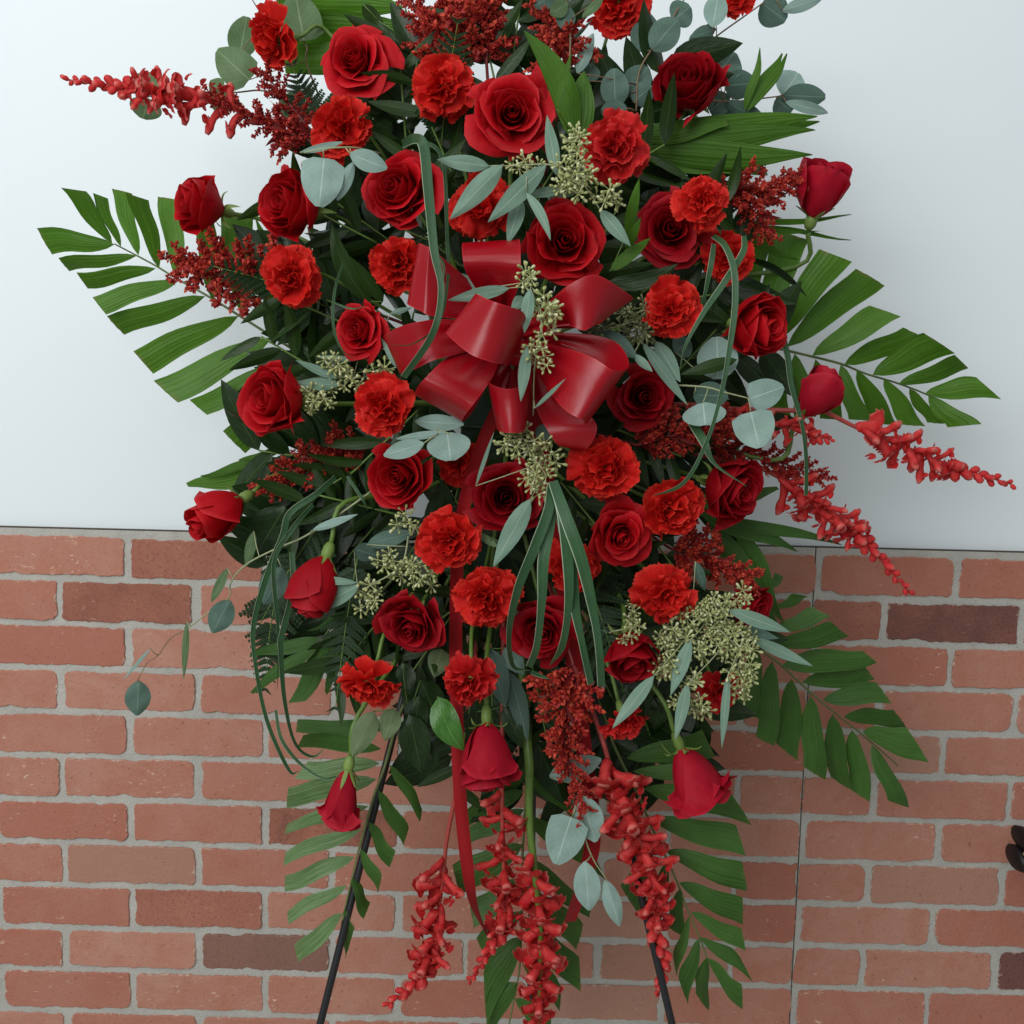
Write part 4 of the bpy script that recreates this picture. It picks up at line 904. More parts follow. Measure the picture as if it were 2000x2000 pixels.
sprig('eucalyptus_sprig', 'faint eucalyptus leaves behind the left snapdragon', 'eucalyptus', [('A1', 1640, 560, .26), ('A1', 1430, 490, .25), ('A1', 1250, 500, .25), ('A1', 900, 520, .24), ('A1', 790, 520, .24)], [
    ('A1', 790, 500, 810, 390, 150, dict(d=.245, dt=.24)), ('A1', 800, 530, 770, 640, 170, dict(d=.245, dt=.24)), ('A1', 1200, 490, 1130, 440, 100, dict(d=.25)), ('A1', 1230, 500, 1150, 590, 130, dict(d=.25)), ('A1', 1560, 650, 1580, 500, 140, dict(d=.26))], .25, None, 'euc_green', 'euc_stem_brown')
sprig('eucalyptus_sprig', 'dark round eucalyptus leaves right of the top right rose', 'eucalyptus', [('A3', 1000, 620, .33), ('A3', 1200, 640, .31), ('A3', 1400, 620, .29), ('A3', 1560, 600, .28)], [
    ('A3', 1130, 470, 1240, 330, 230, dict(d=.31, dt=.30)), ('A3', 1180, 540, 1380, 520, 180, dict(d=.315, dt=.30)), ('A3', 1540, 600, 1640, 460, 200, dict(d=.275, dt=.27, mat='euc')), ('A3', 1550, 600, 1810, 610, 150, dict(d=.285, dt=.28)),
    ('A3', 1560, 640, 1825, 710, 75, dict(d=.29, dt=.285, mat='euc', kind='oval')), ('A3', 1500, 620, 1600, 700, 160, dict(d=.275)), ('A3', 1180, 640, 1440, 770, 110, dict(d=.31, dt=.30, kind='oval')), ('A3', 1090, 690, 1330, 790, 150, dict(d=.30, dt=.30, kind='oval')), ('A3', 1200, 600, 1080, 700, 150, dict(d=.30))], .30, None, 'euc_dark', 'euc_stem_brown')
sprig('eucalyptus_sprig', 'tall eucalyptus branch rising out of the top right corner', 'eucalyptus', [('A3', 620, 700, .33), ('A3', 640, 450, .33), ('A3', 760, 250, .32), ('A3', 920, 0, .31), ('A3', 980, -100, .30)], [
    ('A3', 720, 310, 880, 120, 190, dict(d=.33, dt=.33)), ('A3', 850, 130, 960, 40, 180, dict(d=.31)), ('A3', 660, 330, 700, 90, 190, dict(d=.31)), ('A3', 490, 670, 480, 430, 180, dict(d=.34, dt=.345)), ('A3', 320, 510, 340, 400, 130, dict(d=.34)), ('A3', 560, 600, 690, 420, 180, dict(d=.325)), ('A3', 560, 680, 400, 700, 120, dict(d=.34)), ('A3', 250, 460, 350, 210, 90, dict(d=.36, kind='oval', mat='euc')), ('A3', 600, 640, 720, 540, 150, dict(d=.33))], .33, None, 'euc_dark', 'euc_stem_brown')
sprig('eucalyptus_sprig', 'eucalyptus twig with leaves at the top right corner', 'eucalyptus', [('A3', 930, 400, .31), ('A3', 1000, 330, .31), ('A3', 1150, 210, .30), ('A3', 1290, 110, .29), ('A3', 1430, 10, .28), ('A3', 1500, -40, .28)], [
    ('A3', 1120, 150, 1030, 190, 40, dict(d=.31)), ('A3', 1100, 170, 1140, -50, 150, dict(d=.32, dt=.32, mat='euc', kind='oval')), ('A3', 1120, 180, 960, 240, 90, dict(d=.31, kind='oval')), ('A3', 1410, 20, 1560, 130, 200, dict(d=.28, dt=.27)), ('A3', 1540, 70, 1800, -20, 90, dict(d=.28, mat='euc', kind='oval')), ('A3', 950, 280, 1030, 260, 110, dict(d=.30))], .30, None, 'euc_dark', 'euc_stem_brown')
sprig('eucalyptus_sprig', 'eucalyptus leaves left of the top middle carnation', 'eucalyptus', [('A3', 200, 450, .37), ('A3', 205, 200, .37), ('A3', 180, 0, .36), ('A3', 160, -60, .36)], [
    ('A3', 190, 20, 80, 90, 110, dict(d=.375, mat='euc_green', kind='oval')), ('A3', 200, 40, 150, 180, 130, dict(d=.37, kind='oval')), ('A3', 410, -10, 280, 110, 60, dict(d=.40, mat='euc_green', kind='oval')), ('A3', 100, -40, -20, 40, 120, dict(d=.36))], .37, None, 'euc_dark', 'euc_stem_brown')
sprig('eucalyptus_sprig', 'four pale eucalyptus leaves below the left ribbon loop', 'eucalyptus', [('A5', 800, 1350, .42), ('A5', 860, 1420, .47), ('A5', 950, 1455, .49), ('A5', 1000, 1480, .49)], [
    ('A5', 740, 1380, 1075, 1400, 115, dict(d=.475, dt=.485, kind='oval')), ('A5', 955, 1455, 610, 1500, 55, dict(d=.49, dt=.49, kind='oval')), ('A5', 800, 1530, 525, 1615, 125, dict(d=.50, dt=.505, kind='oval')), ('A5', 960, 1460, 985, 1650, 300, dict(d=.49, dt=.50, kind='round'))], .485)
sprig('eucalyptus_sprig', 'pale blue eucalyptus leaves in the right cluster by the hanging grass', 'eucalyptus', [('C7', 200, 40, .40), ('C7', 590, 60, .44), ('C7', 750, 100, .45), ('C7', 930, 145, .455)], [
    ('C7', 945, 150, 1200, 60, 230, dict(d=.455, dt=.45, kind='heart')), ('C7', 950, 250, 1020, 520, 310, dict(d=.46, dt=.465, kind='heart')), ('C7', 590, 180, 610, 350, 330, dict(d=.45, dt=.46, kind='round')), ('C7', 520, 120, 780, 130, 210, dict(d=.43, kind='round', mat='euc_dark'))], .445)
sprig('eucalyptus_sprig', 'large round eucalyptus leaf left of the right side rose', 'eucalyptus', [('A6', 1730, 960, .39), ('A6', 1600, 1000, .40), ('A6', 1470, 1060, .41)], [
    ('A6', 1590, 1090, 1580, 800, 280, dict(d=.415, dt=.41, kind='round')), ('A6', 1720, 955, 1330, 1060, 95, dict(d=.43, dt=.43, kind='lance', mat='ruscus')), ('A6', 1290, 900, 1400, 830, 170, dict(d=.38, mat='euc_dark'))], .40)
sprig('eucalyptus_sprig', 'hanging eucalyptus leaves left of the right snapdragon', 'eucalyptus', [('B4', 930, 830, .40), ('B4', 880, 1060, .42), ('B4', 855, 1120, .42)], [
    ('B4', 855, 1115, 760, 1410, 250, dict(d=.43, dt=.435, kind='heart')), ('B4', 920, 980, 1010, 1270, 190, dict(d=.42, dt=.42, kind='oval')), ('B4', 720, 860, 1045, 750, 150, dict(d=.40, dt=.40, kind='oval'))], .41, None, 'euc', 'euc_stem')
sprig('eucalyptus_sprig', 'two low eucalyptus leaves hanging between bottom snapdragons', 'eucalyptus', [('B4', 900, 1080, .42), ('B4', 950, 1270, .42), ('B4', 1000, 1390, .42), ('B4', 1080, 1510, .425)], [
    ('B4', 940, 1395, 970, 1700, 170, dict(d=.43, dt=.43, kind='oval')), ('B4', 1070, 1510, 1160, 1800, 115, dict(d=.43, dt=.43, kind='oval', fold=.4))], .42)
sprig('eucalyptus_sprig', 'long thin eucalyptus twig drooping left over the bricks', 'eucalyptus', [('C4', 1660, 680, .42), ('C4', 1380, 880, .43), ('C4', 1040, 1100, .44), ('C4', 760, 1220, .43), ('C4', 480, 1370, .42), ('C4', 340, 1540, .41), ('C4', 320, 1680, .41), ('C4', 100, 1840, .40), ('C4', -50, 1960, .39), ('B7', 720, 430, .39)], [
    ('C4', 310, 1400, 160, 1720, 90, dict(d=.41, kind='oval', mat='euc_green')), ('C4', 330, 1700, 170, 2010, 240, dict(d=.41, kind='oval', mat='euc_dark')), ('B7', 705, 412, 693, 632, 26, dict(d=.39, kind='lance', mat='euc_green')), ('C4', 560, 1050, 490, 1380, 100, dict(d=.40, kind='oval', mat='euc_green')), ('C4', 820, 1390, 660, 1740, 260, dict(d=.44, kind='oval', mat='euc_dark')),
    ('C4', 1110, 1040, 1540, 890, 80, dict(d=.44, kind='lance', mat='euc'))], .42, None, 'euc_green', 'euc_stem')
sprig('eucalyptus_sprig', 'lone eucalyptus leaf and pale sliver at the twig end', 'eucalyptus', [('B7', 690, 450, .385), ('B7', 640, 480, .382), ('B7', 597, 540, .38), ('B7', 555, 570, .38), ('B7', 525, 625, .38)], [
    ('B7', 522, 637, 518, 768, 95, dict(d=.38, dt=.38, kind='oval', mat='euc_dark')), ('B7', 568, 515, 462, 636, 14, dict(d=.38, dt=.39, kind='lance', mat='euc'))], .38, None, 'euc_dark', 'euc_stem_brown', sr=.0008)

# ================================================================== seeded eucalyptus
def seeded(label, stem, leaves, spots, d, mk='seed', seed=1, sc=1.0, lmk='euc_long'):
    t = sprig('seeded_eucalyptus', label, 'eucalyptus', stem, leaves, d, 'seeded eucalyptus sprigs', lmk, 'euc_stem', 'lance')
    seeds_into(t, P(stem[0][0], stem[0][1], stem[0][2], stem[0][3] if len(stem[0]) > 3 else d), spots, d, mk, seed, sc)
seeded('seeded eucalyptus between the top centre rose and carnation', [('A2', 1950, 1300, .43), ('A2', 1800, 1180, .47), ('A2', 1650, 1130, .485), ('A2', 1350, 1140, .49)], [
    ('A2', 1340, 1130, 980, 1505, 150, dict(d=.495, dt=.50)), ('A2', 1640, 1130, 1240, 1525, 140, dict(d=.495, dt=.50)), ('A2', 1250, 1140, 890, 1095, 110, dict(d=.475, dt=.475)), ('A2', 1470, 1360, 1375, 1675, 110, dict(d=.47, dt=.48)), ('A2', 1710, 1200, 1645, 790, 95, dict(d=.47, dt=.47)), ('A2', 1750, 1300, 1490, 1340, 70, dict(d=.47, dt=.48)), ('A2', 1500, 1320, 1670, 1650, 70, dict(d=.495, dt=.50, lat=.06)), ('A6', 780, -70, 990, 180, 100, dict(d=.47, dt=.48))],
    [('A2', 1830, 1180, 110, 170, 22), ('A2', 1495, 1140, 90, 60, 9), ('A2', 1840, 940, 70, 60, 6), ('A3', 450, 1240, 80, 60, 8)], .475, seed=2)
seeded('seeded eucalyptus trailing down through the middle of the bow', [('A5', 1480, 430, .50), ('A5', 1600, 620, .535), ('A5', 1590, 850, .535), ('A5', 1560, 1000, .53), ('A5', 1550, 1340, .50)], [
    ('A5', 1390, 465, 965, 550, 90, dict(d=.51, dt=.52)), ('A5', 1530, 470, 1490, 775, 90, dict(d=.545, dt=.55)), ('A5', 1510, 860, 1465, 1245, 85, dict(d=.545, dt=.545)), ('A5', 1170, 480, 1060, 365, 60, dict(d=.48)), ('A5', 1490, 530, 1400, 610, 90, dict(d=.53)), ('A5', 1560, 1290, 1775, 1085, 30, dict(d=.53))],
    [('A5', 1505, 400, 60, 55, 6), ('A5', 1620, 580, 70, 70, 6), ('A5', 1690, 620, 30, 40, 2), ('A5', 1650, 760, 60, 55, 5), ('A5', 1560, 830, 40, 50, 4), ('A5', 1610, 940, 65, 70, 7)], .53, seed=3)
seeded('dense seeded eucalyptus below the bow over the dark rose', [('B1', 560, 60, .46), ('B1', 600, 250, .49), ('B1', 660, 450, .50)], [
    ('B1', 600, 560, 365, 990, 130, dict(d=.50, dt=.51)), ('B1', 640, 190, 720, 95, 100, dict(d=.47, kind='oval', mat='euc_dark')), ('B1', 255, 480, 370, 140, 26, dict(d=.48, dt=.49))],
    [('B1', 540, 210, 110, 90, 16), ('B1', 670, 320, 90, 110, 16), ('B1', 640, 460, 90, 70, 10)], .49, seed=4)
seeded('seeded eucalyptus left of the rosy carnation', [('A5', 380, 1080, .41), ('A5', 200, 1080, .42), ('A5', 40, 1120, .42)], [
    ('A5', 230, 1130, -110, 1120, 85, dict(d=.43)), ('A5', 200, 1085, -80, 960, 60, dict(d=.43)), ('A5', 350, 960, 60, 935, 40, dict(d=.43)), ('A5', 610, 1010, 505, 800, 40, dict(d=.46)), ('A5', 570, 640, 720, 600, 40, dict(d=.44))],
    [('A5', 190, 990, 80, 60, 7), ('A5', 280, 1100, 90, 70, 8), ('A5', 90, 1220, 100, 90, 11), ('A5', 500, 1020, 60, 30, 3)], .435, seed=5)
seeded('seeded eucalyptus above the lower left dark rose', [('A8', 1450, 900, .42), ('A8', 1400, 1130, .44), ('A8', 1230, 1250, .45), ('A8', 1120, 1260, .45)], [
    ('A8', 1130, 1265, 815, 1435, 110, dict(d=.46)), ('A8', 1120, 1250, 775, 1220, 50, dict(d=.46)), ('A8', 1180, 1010, 1480, 930, 110, dict(d=.42, mat='euc_dark')), ('A8', 1100, 1040, 1250, 1080, 120, dict(d=.39, mat='euc_dark'))],
    [('A8', 1420, 870, 80, 60, 6), ('A8', 1320, 1120, 70, 70, 7), ('A8', 1440, 1190, 90, 80, 9), ('A8', 1560, 1200, 80, 80, 7), ('A8', 1210, 1310, 90, 60, 8), ('A8', 1180, 1400, 60, 40, 5)], .44, seed=6)
seeded('large mass of seeded eucalyptus at the lower right', [('C5', 500, 400, .38), ('C5', 800, 550, .43), ('C5', 1100, 700, .45), ('C5', 1300, 900, .45)], [
    ('C5', 1200, 490, 1845, 725, 150, dict(d=.46)), ('C5', 1300, 680, 1720, 790, 120, dict(d=.43, mat='euc_dark')), ('C5', 1440, 790, 2080, 1080, 130, dict(d=.44)), ('C5', 800, 800, 590, 1385, 150, dict(d=.47)), ('C5', 770, 1260, 640, 1850, 130, dict(d=.47)), ('C5', 1190, 1170, 1125, 1940, 90, dict(d=.46)), ('C5', 415, 1180, -20, 1730, 150, dict(d=.48)), ('C5', 850, -20, 950, 290, 110, dict(d=.44, mat='euc_dark'))],
    [('C5', 1120, 560, 230, 210, 26), ('C5', 1150, 820, 240, 150, 20), ('C5', 1370, 860, 110, 110, 10), ('C5', 600, 760, 160, 120, 14), ('C5', 560, 1020, 110, 190, 14), ('C5', 800, 520, 130, 120, 10), ('C5', 1340, 360, 90, 70, 5), ('C5', 1250, 1110, 110, 70, 6), ('C5', 1400, 1130, 80, 90, 6), ('C5', 1320, 1320, 120, 80, 8), ('C5', 800, 1240, 80, 70, 5), ('C5', 900, 1500, 80, 110, 7), ('C5', 660, 1420, 50, 60, 3), ('C5', 850, 900, 80, 120, 6)], .445, seed=7)
seeded('dark seeded eucalyptus between the right bow loop and carnation', [('A6', 950, 700, .40), ('A6', 1050, 680, .42), ('A6', 1080, 780, .42)], [
    ('A6', 800, 760, 1040, 950, 120, dict(d=.45, mat='euc_dark')), ('A6', 1010, 920, 1140, 1040, 60, dict(d=.46)), ('A6', 1160, 830, 1330, 1110, 120, dict(d=.42)), ('A6', 1070, 840, 1380, 1270, 80, dict(d=.43))],
    [('A6', 1060, 620, 70, 80, 7), ('A6', 1060, 770, 90, 80, 9), ('A6', 950, 690, 80, 60, 6, .40), ('A6', 780, 730, 50, 30, 3, .43)], .425, 'seed_dark', seed=8)
seeded('sparse seed sprays over the lower dark red rose', [('C5', -40, 720, .46), ('C5', 60, 700, .47), ('C5', 250, 650, .46)], [
    ('C5', -60, 730, -140, 700, 20, dict(d=.465))], [('C5', 140, 770, 70, 50, 3), ('C5', 230, 660, 60, 30, 2), ('C5', 180, 520, 60, 110, 6, .44)], .475, seed=9, sc=.85)

# ================================================================== roses
ROSES = [
 (668, 112, 66, 'open', (-.18, .10, .95), 'red rose at upper left, first in the top row', .025, 'rose', 1),
 (966, 214, 78, 'open', (.02, -.05, 1), 'largest open rose at top centre', .01, 'rose', 0),
 (1298, 160, 66, 'half', (-.25, .35, .85), 'dark red rose at upper right above the palm fan', .0, 'rose_dark', 0),
 (372, 386, 58, 'half', (-.72, .10, .65), 'rose turned left at far left, green calyx showing', .02, 'rose', 1),
 (548, 386, 66, 'half', (-.55, .08, .8), 'rose right of the far left rose, below pale eucalyptus', .0, 'rose', 2),
 (752, 358, 72, 'open', (-.38, .15, .85), 'rose beside the looped grass, above the bow', -.01, 'rose', 2),
 (1064, 454, 78, 'open', (.04, .02, 1), 'wide open rose just above the bow, right of centre', .0, 'rose', 1),
 (1264, 432, 72, 'open', (-.05, .05, .95), 'rose half hidden behind a small carnation, right of centre', -.02, 'rose_dark', 2),
 (1550, 357, 49, 'bud', (.14, .84, .44), 'closed rosebud at far right on the white wall', .0, 'rose_crimson', 0),
 (1432, 615, 64, 'half', (.62, -.10, .72), 'tall rose facing right beside the right palm frond', .0, 'rose', 0),
 (1545, 737, 40, 'bud', (.45, .75, .1), 'dim rosebud in front of the right palm frond', .0, 'rose_crimson', 1),
 (678, 622, 56, 'open', (-.42, -.02, .85), 'small rose left of the bow inside a grass ring', .0, 'rose', 0),
 (520, 752, 66, 'half', (-.55, .05, .8), 'left rose over the lowest leaflets of the left palm', .02, 'rose', 0),
 (752, 898, 66, 'open', (-.25, -.10, .93), 'rose below the pale eucalyptus leaves, left of centre', -.01, 'rose', 1),
 (955, 938, 70, 'open', (.05, .05, 1), 'dark rose partly under seeds below the bow', -.02, 'rose_dark', 0),
 (1216, 748, 60, 'open', (.10, .0, .95), 'deep red rose tucked right of the lower bow loop', -.03, 'rose_dark', 1),
 (1380, 922, 62, 'half', (.55, -.15, .7), 'deep red rose under the crossing grass at right', -.03, 'rose_dark', 2),
 (1172, 1012, 62, 'open', (.15, -.15, .92), 'rose below the round carnation, right of centre', .0, 'rose', 2),
 (406, 974, 46, 'bud', (-.55, -.40, .6), 'rosebud at left hanging over the top brick edge', .03, 'rose', 2),
 (594, 1112, 47, 'bud', (-.25, -.85, .3), 'drooping rosebud behind the left lily grass', .03, 'rose_dark', 0),
 (776, 1182, 66, 'open', (-.15, -.30, .85), 'dark rose at lower left above a small carnation', .01, 'rose_dark', 2),
 (1024, 1192, 64, 'open', (.0, -.15, .95), 'dark rose behind the hanging central grass blades', -.015, 'rose_dark', 1),
 (1192, 1238, 60, 'half', (.10, -.55, .75), 'dark rose facing down left of the seeded mass', .02, 'rose_dark', 1),
 (645, 1512, 45, 'tulip', (-.16, -.95, .12), 'rosebud hanging straight down beside the left easel leg', .09, 'rose_crimson', 2),
 (918, 1436, 62, 'bell', (.03, -.88, .32), 'upside-down rose with curling sepals above the snapdragons', .06, 'rose_crimson', 1),
 (1312, 1478, 62, 'bell', (.38, -.85, .12), 'rose nodding on a bent green stem over the right palm', .08, 'rose_crimson', 0),
 (1415, 1145, 48, 'half', (.5, -.1, .6), 'rose almost hidden behind the seeded mass', -.03, 'rose_dark', 0),
]
for q in ROSES:
    x, y, r_, k, d, lab, off, mn, sd = q
    rose(x, y, r_, k, d, lab, off, mn, sd, .8 if x == 1550 else None)

# ================================================================== carnations
CARN = [
 (516, 72, 58, (-.62, -.25, .65), 'carnation at top left, side on with green calyx', .02, 'carnation', 0),
 (832, 162, 62, (-.05, .0, 1), 'carnation between the two top roses', .01, 'carnation', 1),
 (642, 240, 62, (-.25, -.1, .9), 'carnation directly below the top left rose', .01, 'carnation', 2),
 (1167, 2, 62, (.0, -.1, .95), 'carnation cut by the top edge of the picture', .0, 'carnation', 3),
 (1393, -2, 34, (.1, -.2, .9), 'small carnation in the top right corner', .0, 'carnation', 0),
 (1160, 280, 66, (.1, .0, 1), 'rosy carnation right of the largest top rose', .01, 'carnation_pink', 1),
 (906, 392, 60, (.0, -.1, 1), 'carnation behind two long eucalyptus leaves', .0, 'carnation', 2),
 (752, 500, 54, (-.15, -.1, .95), 'carnation at the upper left edge of the bow', -.01, 'carnation', 3),
 (548, 522, 58, (-.35, -.1, .9), 'carnation at left beside the red plume', .01, 'carnation', 0),
 (1328, 378, 48, (.2, .15, .9), 'small carnation overlapping the right centre rose', .035, 'carnation', 2),
 (1378, 485, 52, (.3, .0, .9), 'carnation behind the crossed grass at right', -.02, 'carnation', 3),
 (1268, 582, 58, (.2, .0, .95), 'carnation right of the upper bow loop', .01, 'carnation', 0),
 (722, 764, 60, (-.2, .0, .95), 'carnation left of the lower bow loop', .03, 'carnation', 1),
 (1142, 880, 66, (.05, .1, 1), 'round carnation right below the bow', .02, 'carnation', 3),
 (1268, 958, 60, (.25, -.05, .9), 'carnation crossed by a curved grass tip', .0, 'carnation', 1),
 (848, 1020, 60, (-.1, -.05, .97), 'carnation left below the dark central rose', .01, 'carnation', 2),
 (1082, 1072, 52, (.1, -.1, .95), 'carnation mostly hidden by hanging grass blades', -.02, 'carnation', 0),
 (918, 1132, 64, (-.02, -.1, 1), 'carnation left of the hanging grass blades', .015, 'carnation', 3),
 (1256, 1126, 56, (.2, -.25, .9), 'carnation left of the seeded mass', .02, 'carnation', 1),
 (695, 1297, 54, (-.2, -.72, .55), 'carnation nodding down at lower left', .05, 'carnation', 2),
 (886, 1293, 58, (.0, -.62, .7), 'nodding carnation above the upside-down rose', .05, 'carnation_pink', 0),
 (1364, 1308, 46, (.35, -.5, .7), 'small carnation behind seed pods at lower right', .02, 'carnation_pink', 2),
 (1180, 1366, 50, (.25, -.75, .5), 'carnation facing down at lower middle', .03, 'carnation_pink', 3),
 (866, 872, 48, (-.05, .0, 1), 'shadowed carnation deep behind pale eucalyptus', -.07, 'carnation', 1),
]
for x, y, r_, d, lab, off, mn, sd in CARN: carnation(x, y, r_, d, lab, off, mn, sd)

# ================================================================== snapdragons
snapdragon([('A1', 1480, 660), ('A1', 1150, 555), ('A1', 900, 500), ('A1', 650, 470), ('A1', 350, 428)], .31, .30, 'snapdragon spike pointing left at the upper left', 34, .12, 1.2, .3, .1, 1)
snapdragon([('A7', 680, 1300), ('A7', 900, 1410), ('A7', 1200, 1530), ('A7', 1500, 1650), ('A7', 1850, 1755)], .34, .31, 'snapdragon spike pointing far right below the palm', 30, .22, 1.2, .1, .35, 2)
snapdragon([('B2', 480, 20), ('B2', 700, 140), ('B2', 900, 290), ('B2', 1080, 450), ('B2', 1310, 705)], .33, .30, 'snapdragon spike slanting down right over the brick edge', 34, .1, 1.25, .2, .35, 3)
snapdragon([('C7', 700, 200), ('C7', 1000, 320), ('C7', 1250, 370), ('C7', 1400, 420), ('C7', 1550, 455)], .37, .36, 'short snapdragon tip behind pale eucalyptus at right', 20, .1, .95, .2, .1, 4)
snapdragon([('B5', 1260, 150), ('B5', 1200, 450), ('B5', 1170, 750), ('B5', 1110, 1080), ('B5', 1040, 1300), ('B5', 840, 1480)], .38, .38, 'leftmost snapdragon hanging at the bottom', 32, .28, 1.3, .5, -.1, 5)
snapdragon([('B5', 1545, 60), ('B5', 1550, 350), ('B5', 1560, 700), ('B5', 1560, 950), ('B5', 1480, 1120), ('B5', 1345, 1340)], .40, .40, 'snapdragon hanging directly under the upside-down rose', 34, .06, 1.15, .35, -.1, 6)
snapdragon([('B6', 432, 0), ('B6', 432, 330), ('B6', 470, 700), ('B6', 500, 1000), ('B6', 500, 1300), ('B6', 490, 1600), ('B6', 470, 1850), ('B6', 460, 2050)], .41, .41, 'widest snapdragon with open frilled florets at bottom centre', 34, .22, 1.15, .95, -.1, 7, True, .0058, 'green_stem')
snapdragon([('B6', 900, -150), ('B6', 960, 60), ('B6', 1040, 280), ('B6', 1150, 520), ('B6', 1220, 800), ('B6', 1240, 1050), ('B6', 1270, 1230), ('B6', 1245, 1410)], .40, .40, 'rightmost snapdragon hanging along the easel leg', 50, .06, 1.3, .4, -.1, 8)

# ================================================================== goldenrod plumes
plume([('A2', 1080, 420), ('A2', 1040, 250), ('A2', 1000, 0), ('A2', 980, -150)], .36, .33, 78, 'dense red goldenrod at the top edge above the roses', 46, 'sol', 1, 8)
plume([('A2', 820, 330), ('A2', 780, 150), ('A2', 700, -40)], .33, .31, 45, 'loose red goldenrod left of the dense top plume', 22, 'sol', 12, 4)
plume([('A2', 1230, 420), ('A2', 1260, 150), ('A2', 1250, -60)], .35, .33, 42, 'dull dark goldenrod right of the dense top plume', 24, 'sol_dark', 13, 4)
plume([('A2', 1780, 480), ('A2', 1720, 280), ('A2', 1600, 60)], .36, .34, 55, 'red goldenrod above the folded bright leaf', 26, 'sol', 14, 3)
plume([('C6', 700, 1330), ('C6', 450, 1230), ('C6', 150, 1090), ('C6', -150, 950)], .33, .31, 42, 'red goldenrod under the left snapdragon', 34, 'sol_dark', 2, 14)
plume([('C6', 680, 1200), ('C6', 520, 1000), ('C6', 400, 850), ('C6', 280, 700)], .32, .31, 16, 'thin upright goldenrod twig below the top left carnation', 18, 'sol_dark', 15, 4)
plume([('A4', 1600, 680), ('A4', 1400, 640), ('A4', 1200, 620), ('A4', 1000, 600)], .33, .32, 62, 'red goldenrod in front of the left palm frond', 36, 'sol', 3, 12, tipw=.6)
plume([('A3', 1100, 1250), ('A3', 1250, 1220), ('A3', 1450, 1190), ('A3', 1590, 1150)], .33, .32, 48, 'red goldenrod left of the far right rosebud', 30, 'sol', 4, 8, tipw=.6)
plume([('C3', 800, 200), ('C3', 880, 330), ('C3', 980, 520)], .33, .33, 12, 'single drooping goldenrod twig by the right carnation', 14, 'sol', 16, 2)
plume([('C4', 1600, 250), ('C4', 1300, 330), ('C4', 1000, 430), ('C4', 720, 620)], .36, .36, 44, 'red goldenrod at left above the lily grass', 34, 'sol', 5, 18, tipw=.7)
plume([('C7', 100, 500), ('C7', 350, 430), ('C7', 600, 380), ('C7', 850, 330)], .40, .38, 46, 'feathery goldenrod right of the round carnation', 34, 'sol', 6, 12, tipw=.7)
plume([('C7', 650, 520), ('C7', 900, 560), ('C7', 1150, 620), ('C7', 1450, 740)], .34, .32, 36, 'dark goldenrod beside the slanting snapdragon', 36, 'sol_dark', 7, 6, tipw=.5)
plume([('C7', 350, 1280), ('C7', 550, 1330), ('C7', 750, 1420), ('C7', 930, 1500)], .38, .38, 44, 'red goldenrod above the seeded mass', 34, 'sol', 8, 8, tipw=.6)
plume([('C8', 1620, 180), ('C8', 1560, 450), ('C8', 1560, 800), ('C8', 1680, 1250)], .44, .42, 58, 'orange red goldenrod hanging at lower middle', 42, 'sol', 9, 14, tipw=.35)

# ================================================================== lily grass
grass('wide grass loop curling down over the upper left of the bow', [
    dict(p=[('A2', 650, 990, .42), ('A2', 740, 950, .47), ('A2', 800, 1010, .50), ('A2', 830, 1300, .52), ('A5', 870, 200, .535), ('A5', 920, 480, .545), ('A5', 860, 780, .55), ('A5', 660, 1080, .51)], w=20, taper=0, t0=.3, t1=.2),
    dict(p=[('A2', 660, 990, .42), ('A2', 800, 975, .46), ('A2', 930, 1100, .46), ('A5', 960, 100, .48), ('A5', 965, 400, .50), ('A5', 905, 700, .53), ('A5', 720, 850, .54), ('A5', 550, 850, .52)], w=9, t0=.5, t1=.8),
    dict(p=[('A5', 900, 240, .50), ('A5', 940, 330, .52), ('A5', 920, 500, .53)], w=5)])
grass('thin grass ring around the small left rose', [
    dict(p=[('A5', 250, 290, .42), ('A5', 190, 480, .46), ('A5', 180, 720, .475), ('A5', 240, 890, .475), ('A5', 340, 960, .46)], w=6, t0=.4, t1=.4),
    dict(p=[('A5', 170, 560, .45), ('A5', 300, 605, .475), ('A5', 410, 590, .47)], w=4)])
grass('sheaf of grass blades hanging from the centre', [
    dict(p=[('B1', 730, 480, .505), ('B1', 710, 640, .525), ('B1', 620, 880, .535), ('B1', 520, 1130, .53), ('B1', 465, 1400, .51), ('B1', 490, 1610, .47), ('B1', 600, 1640, .45)], w=22, t0=.2, t1=.9, taper=.2),
    dict(p=[('B1', 740, 520, .50), ('B1', 720, 700, .52), ('B1', 680, 950, .53), ('B1', 670, 1200, .525), ('B1', 640, 1480, .50), ('B1', 590, 1620, .47)], w=23, taper=0),
    dict(p=[('B1', 750, 470, .51), ('B1', 800, 650, .53), ('B1', 830, 900, .535), ('B1', 840, 1200, .53), ('B1', 800, 1480, .50), ('B1', 720, 1610, .46)], w=23, taper=.2),
    dict(p=[('B1', 740, 450, .51), ('B1', 830, 700, .535), ('B1', 920, 950, .54), ('B1', 990, 1250, .535), ('B1', 1030, 1500, .53), ('B1', 1045, 1740, .51)], w=25, taper=0),
    dict(p=[('B1', 760, 560, .505), ('B1', 850, 950, .525), ('B1', 880, 1250, .525), ('B1', 930, 1500, .52), ('B1', 980, 1730, .50)], w=22, taper=0),
    dict(p=[('B1', 600, 1650, .44), ('B1', 720, 1695, .46)], w=9)])
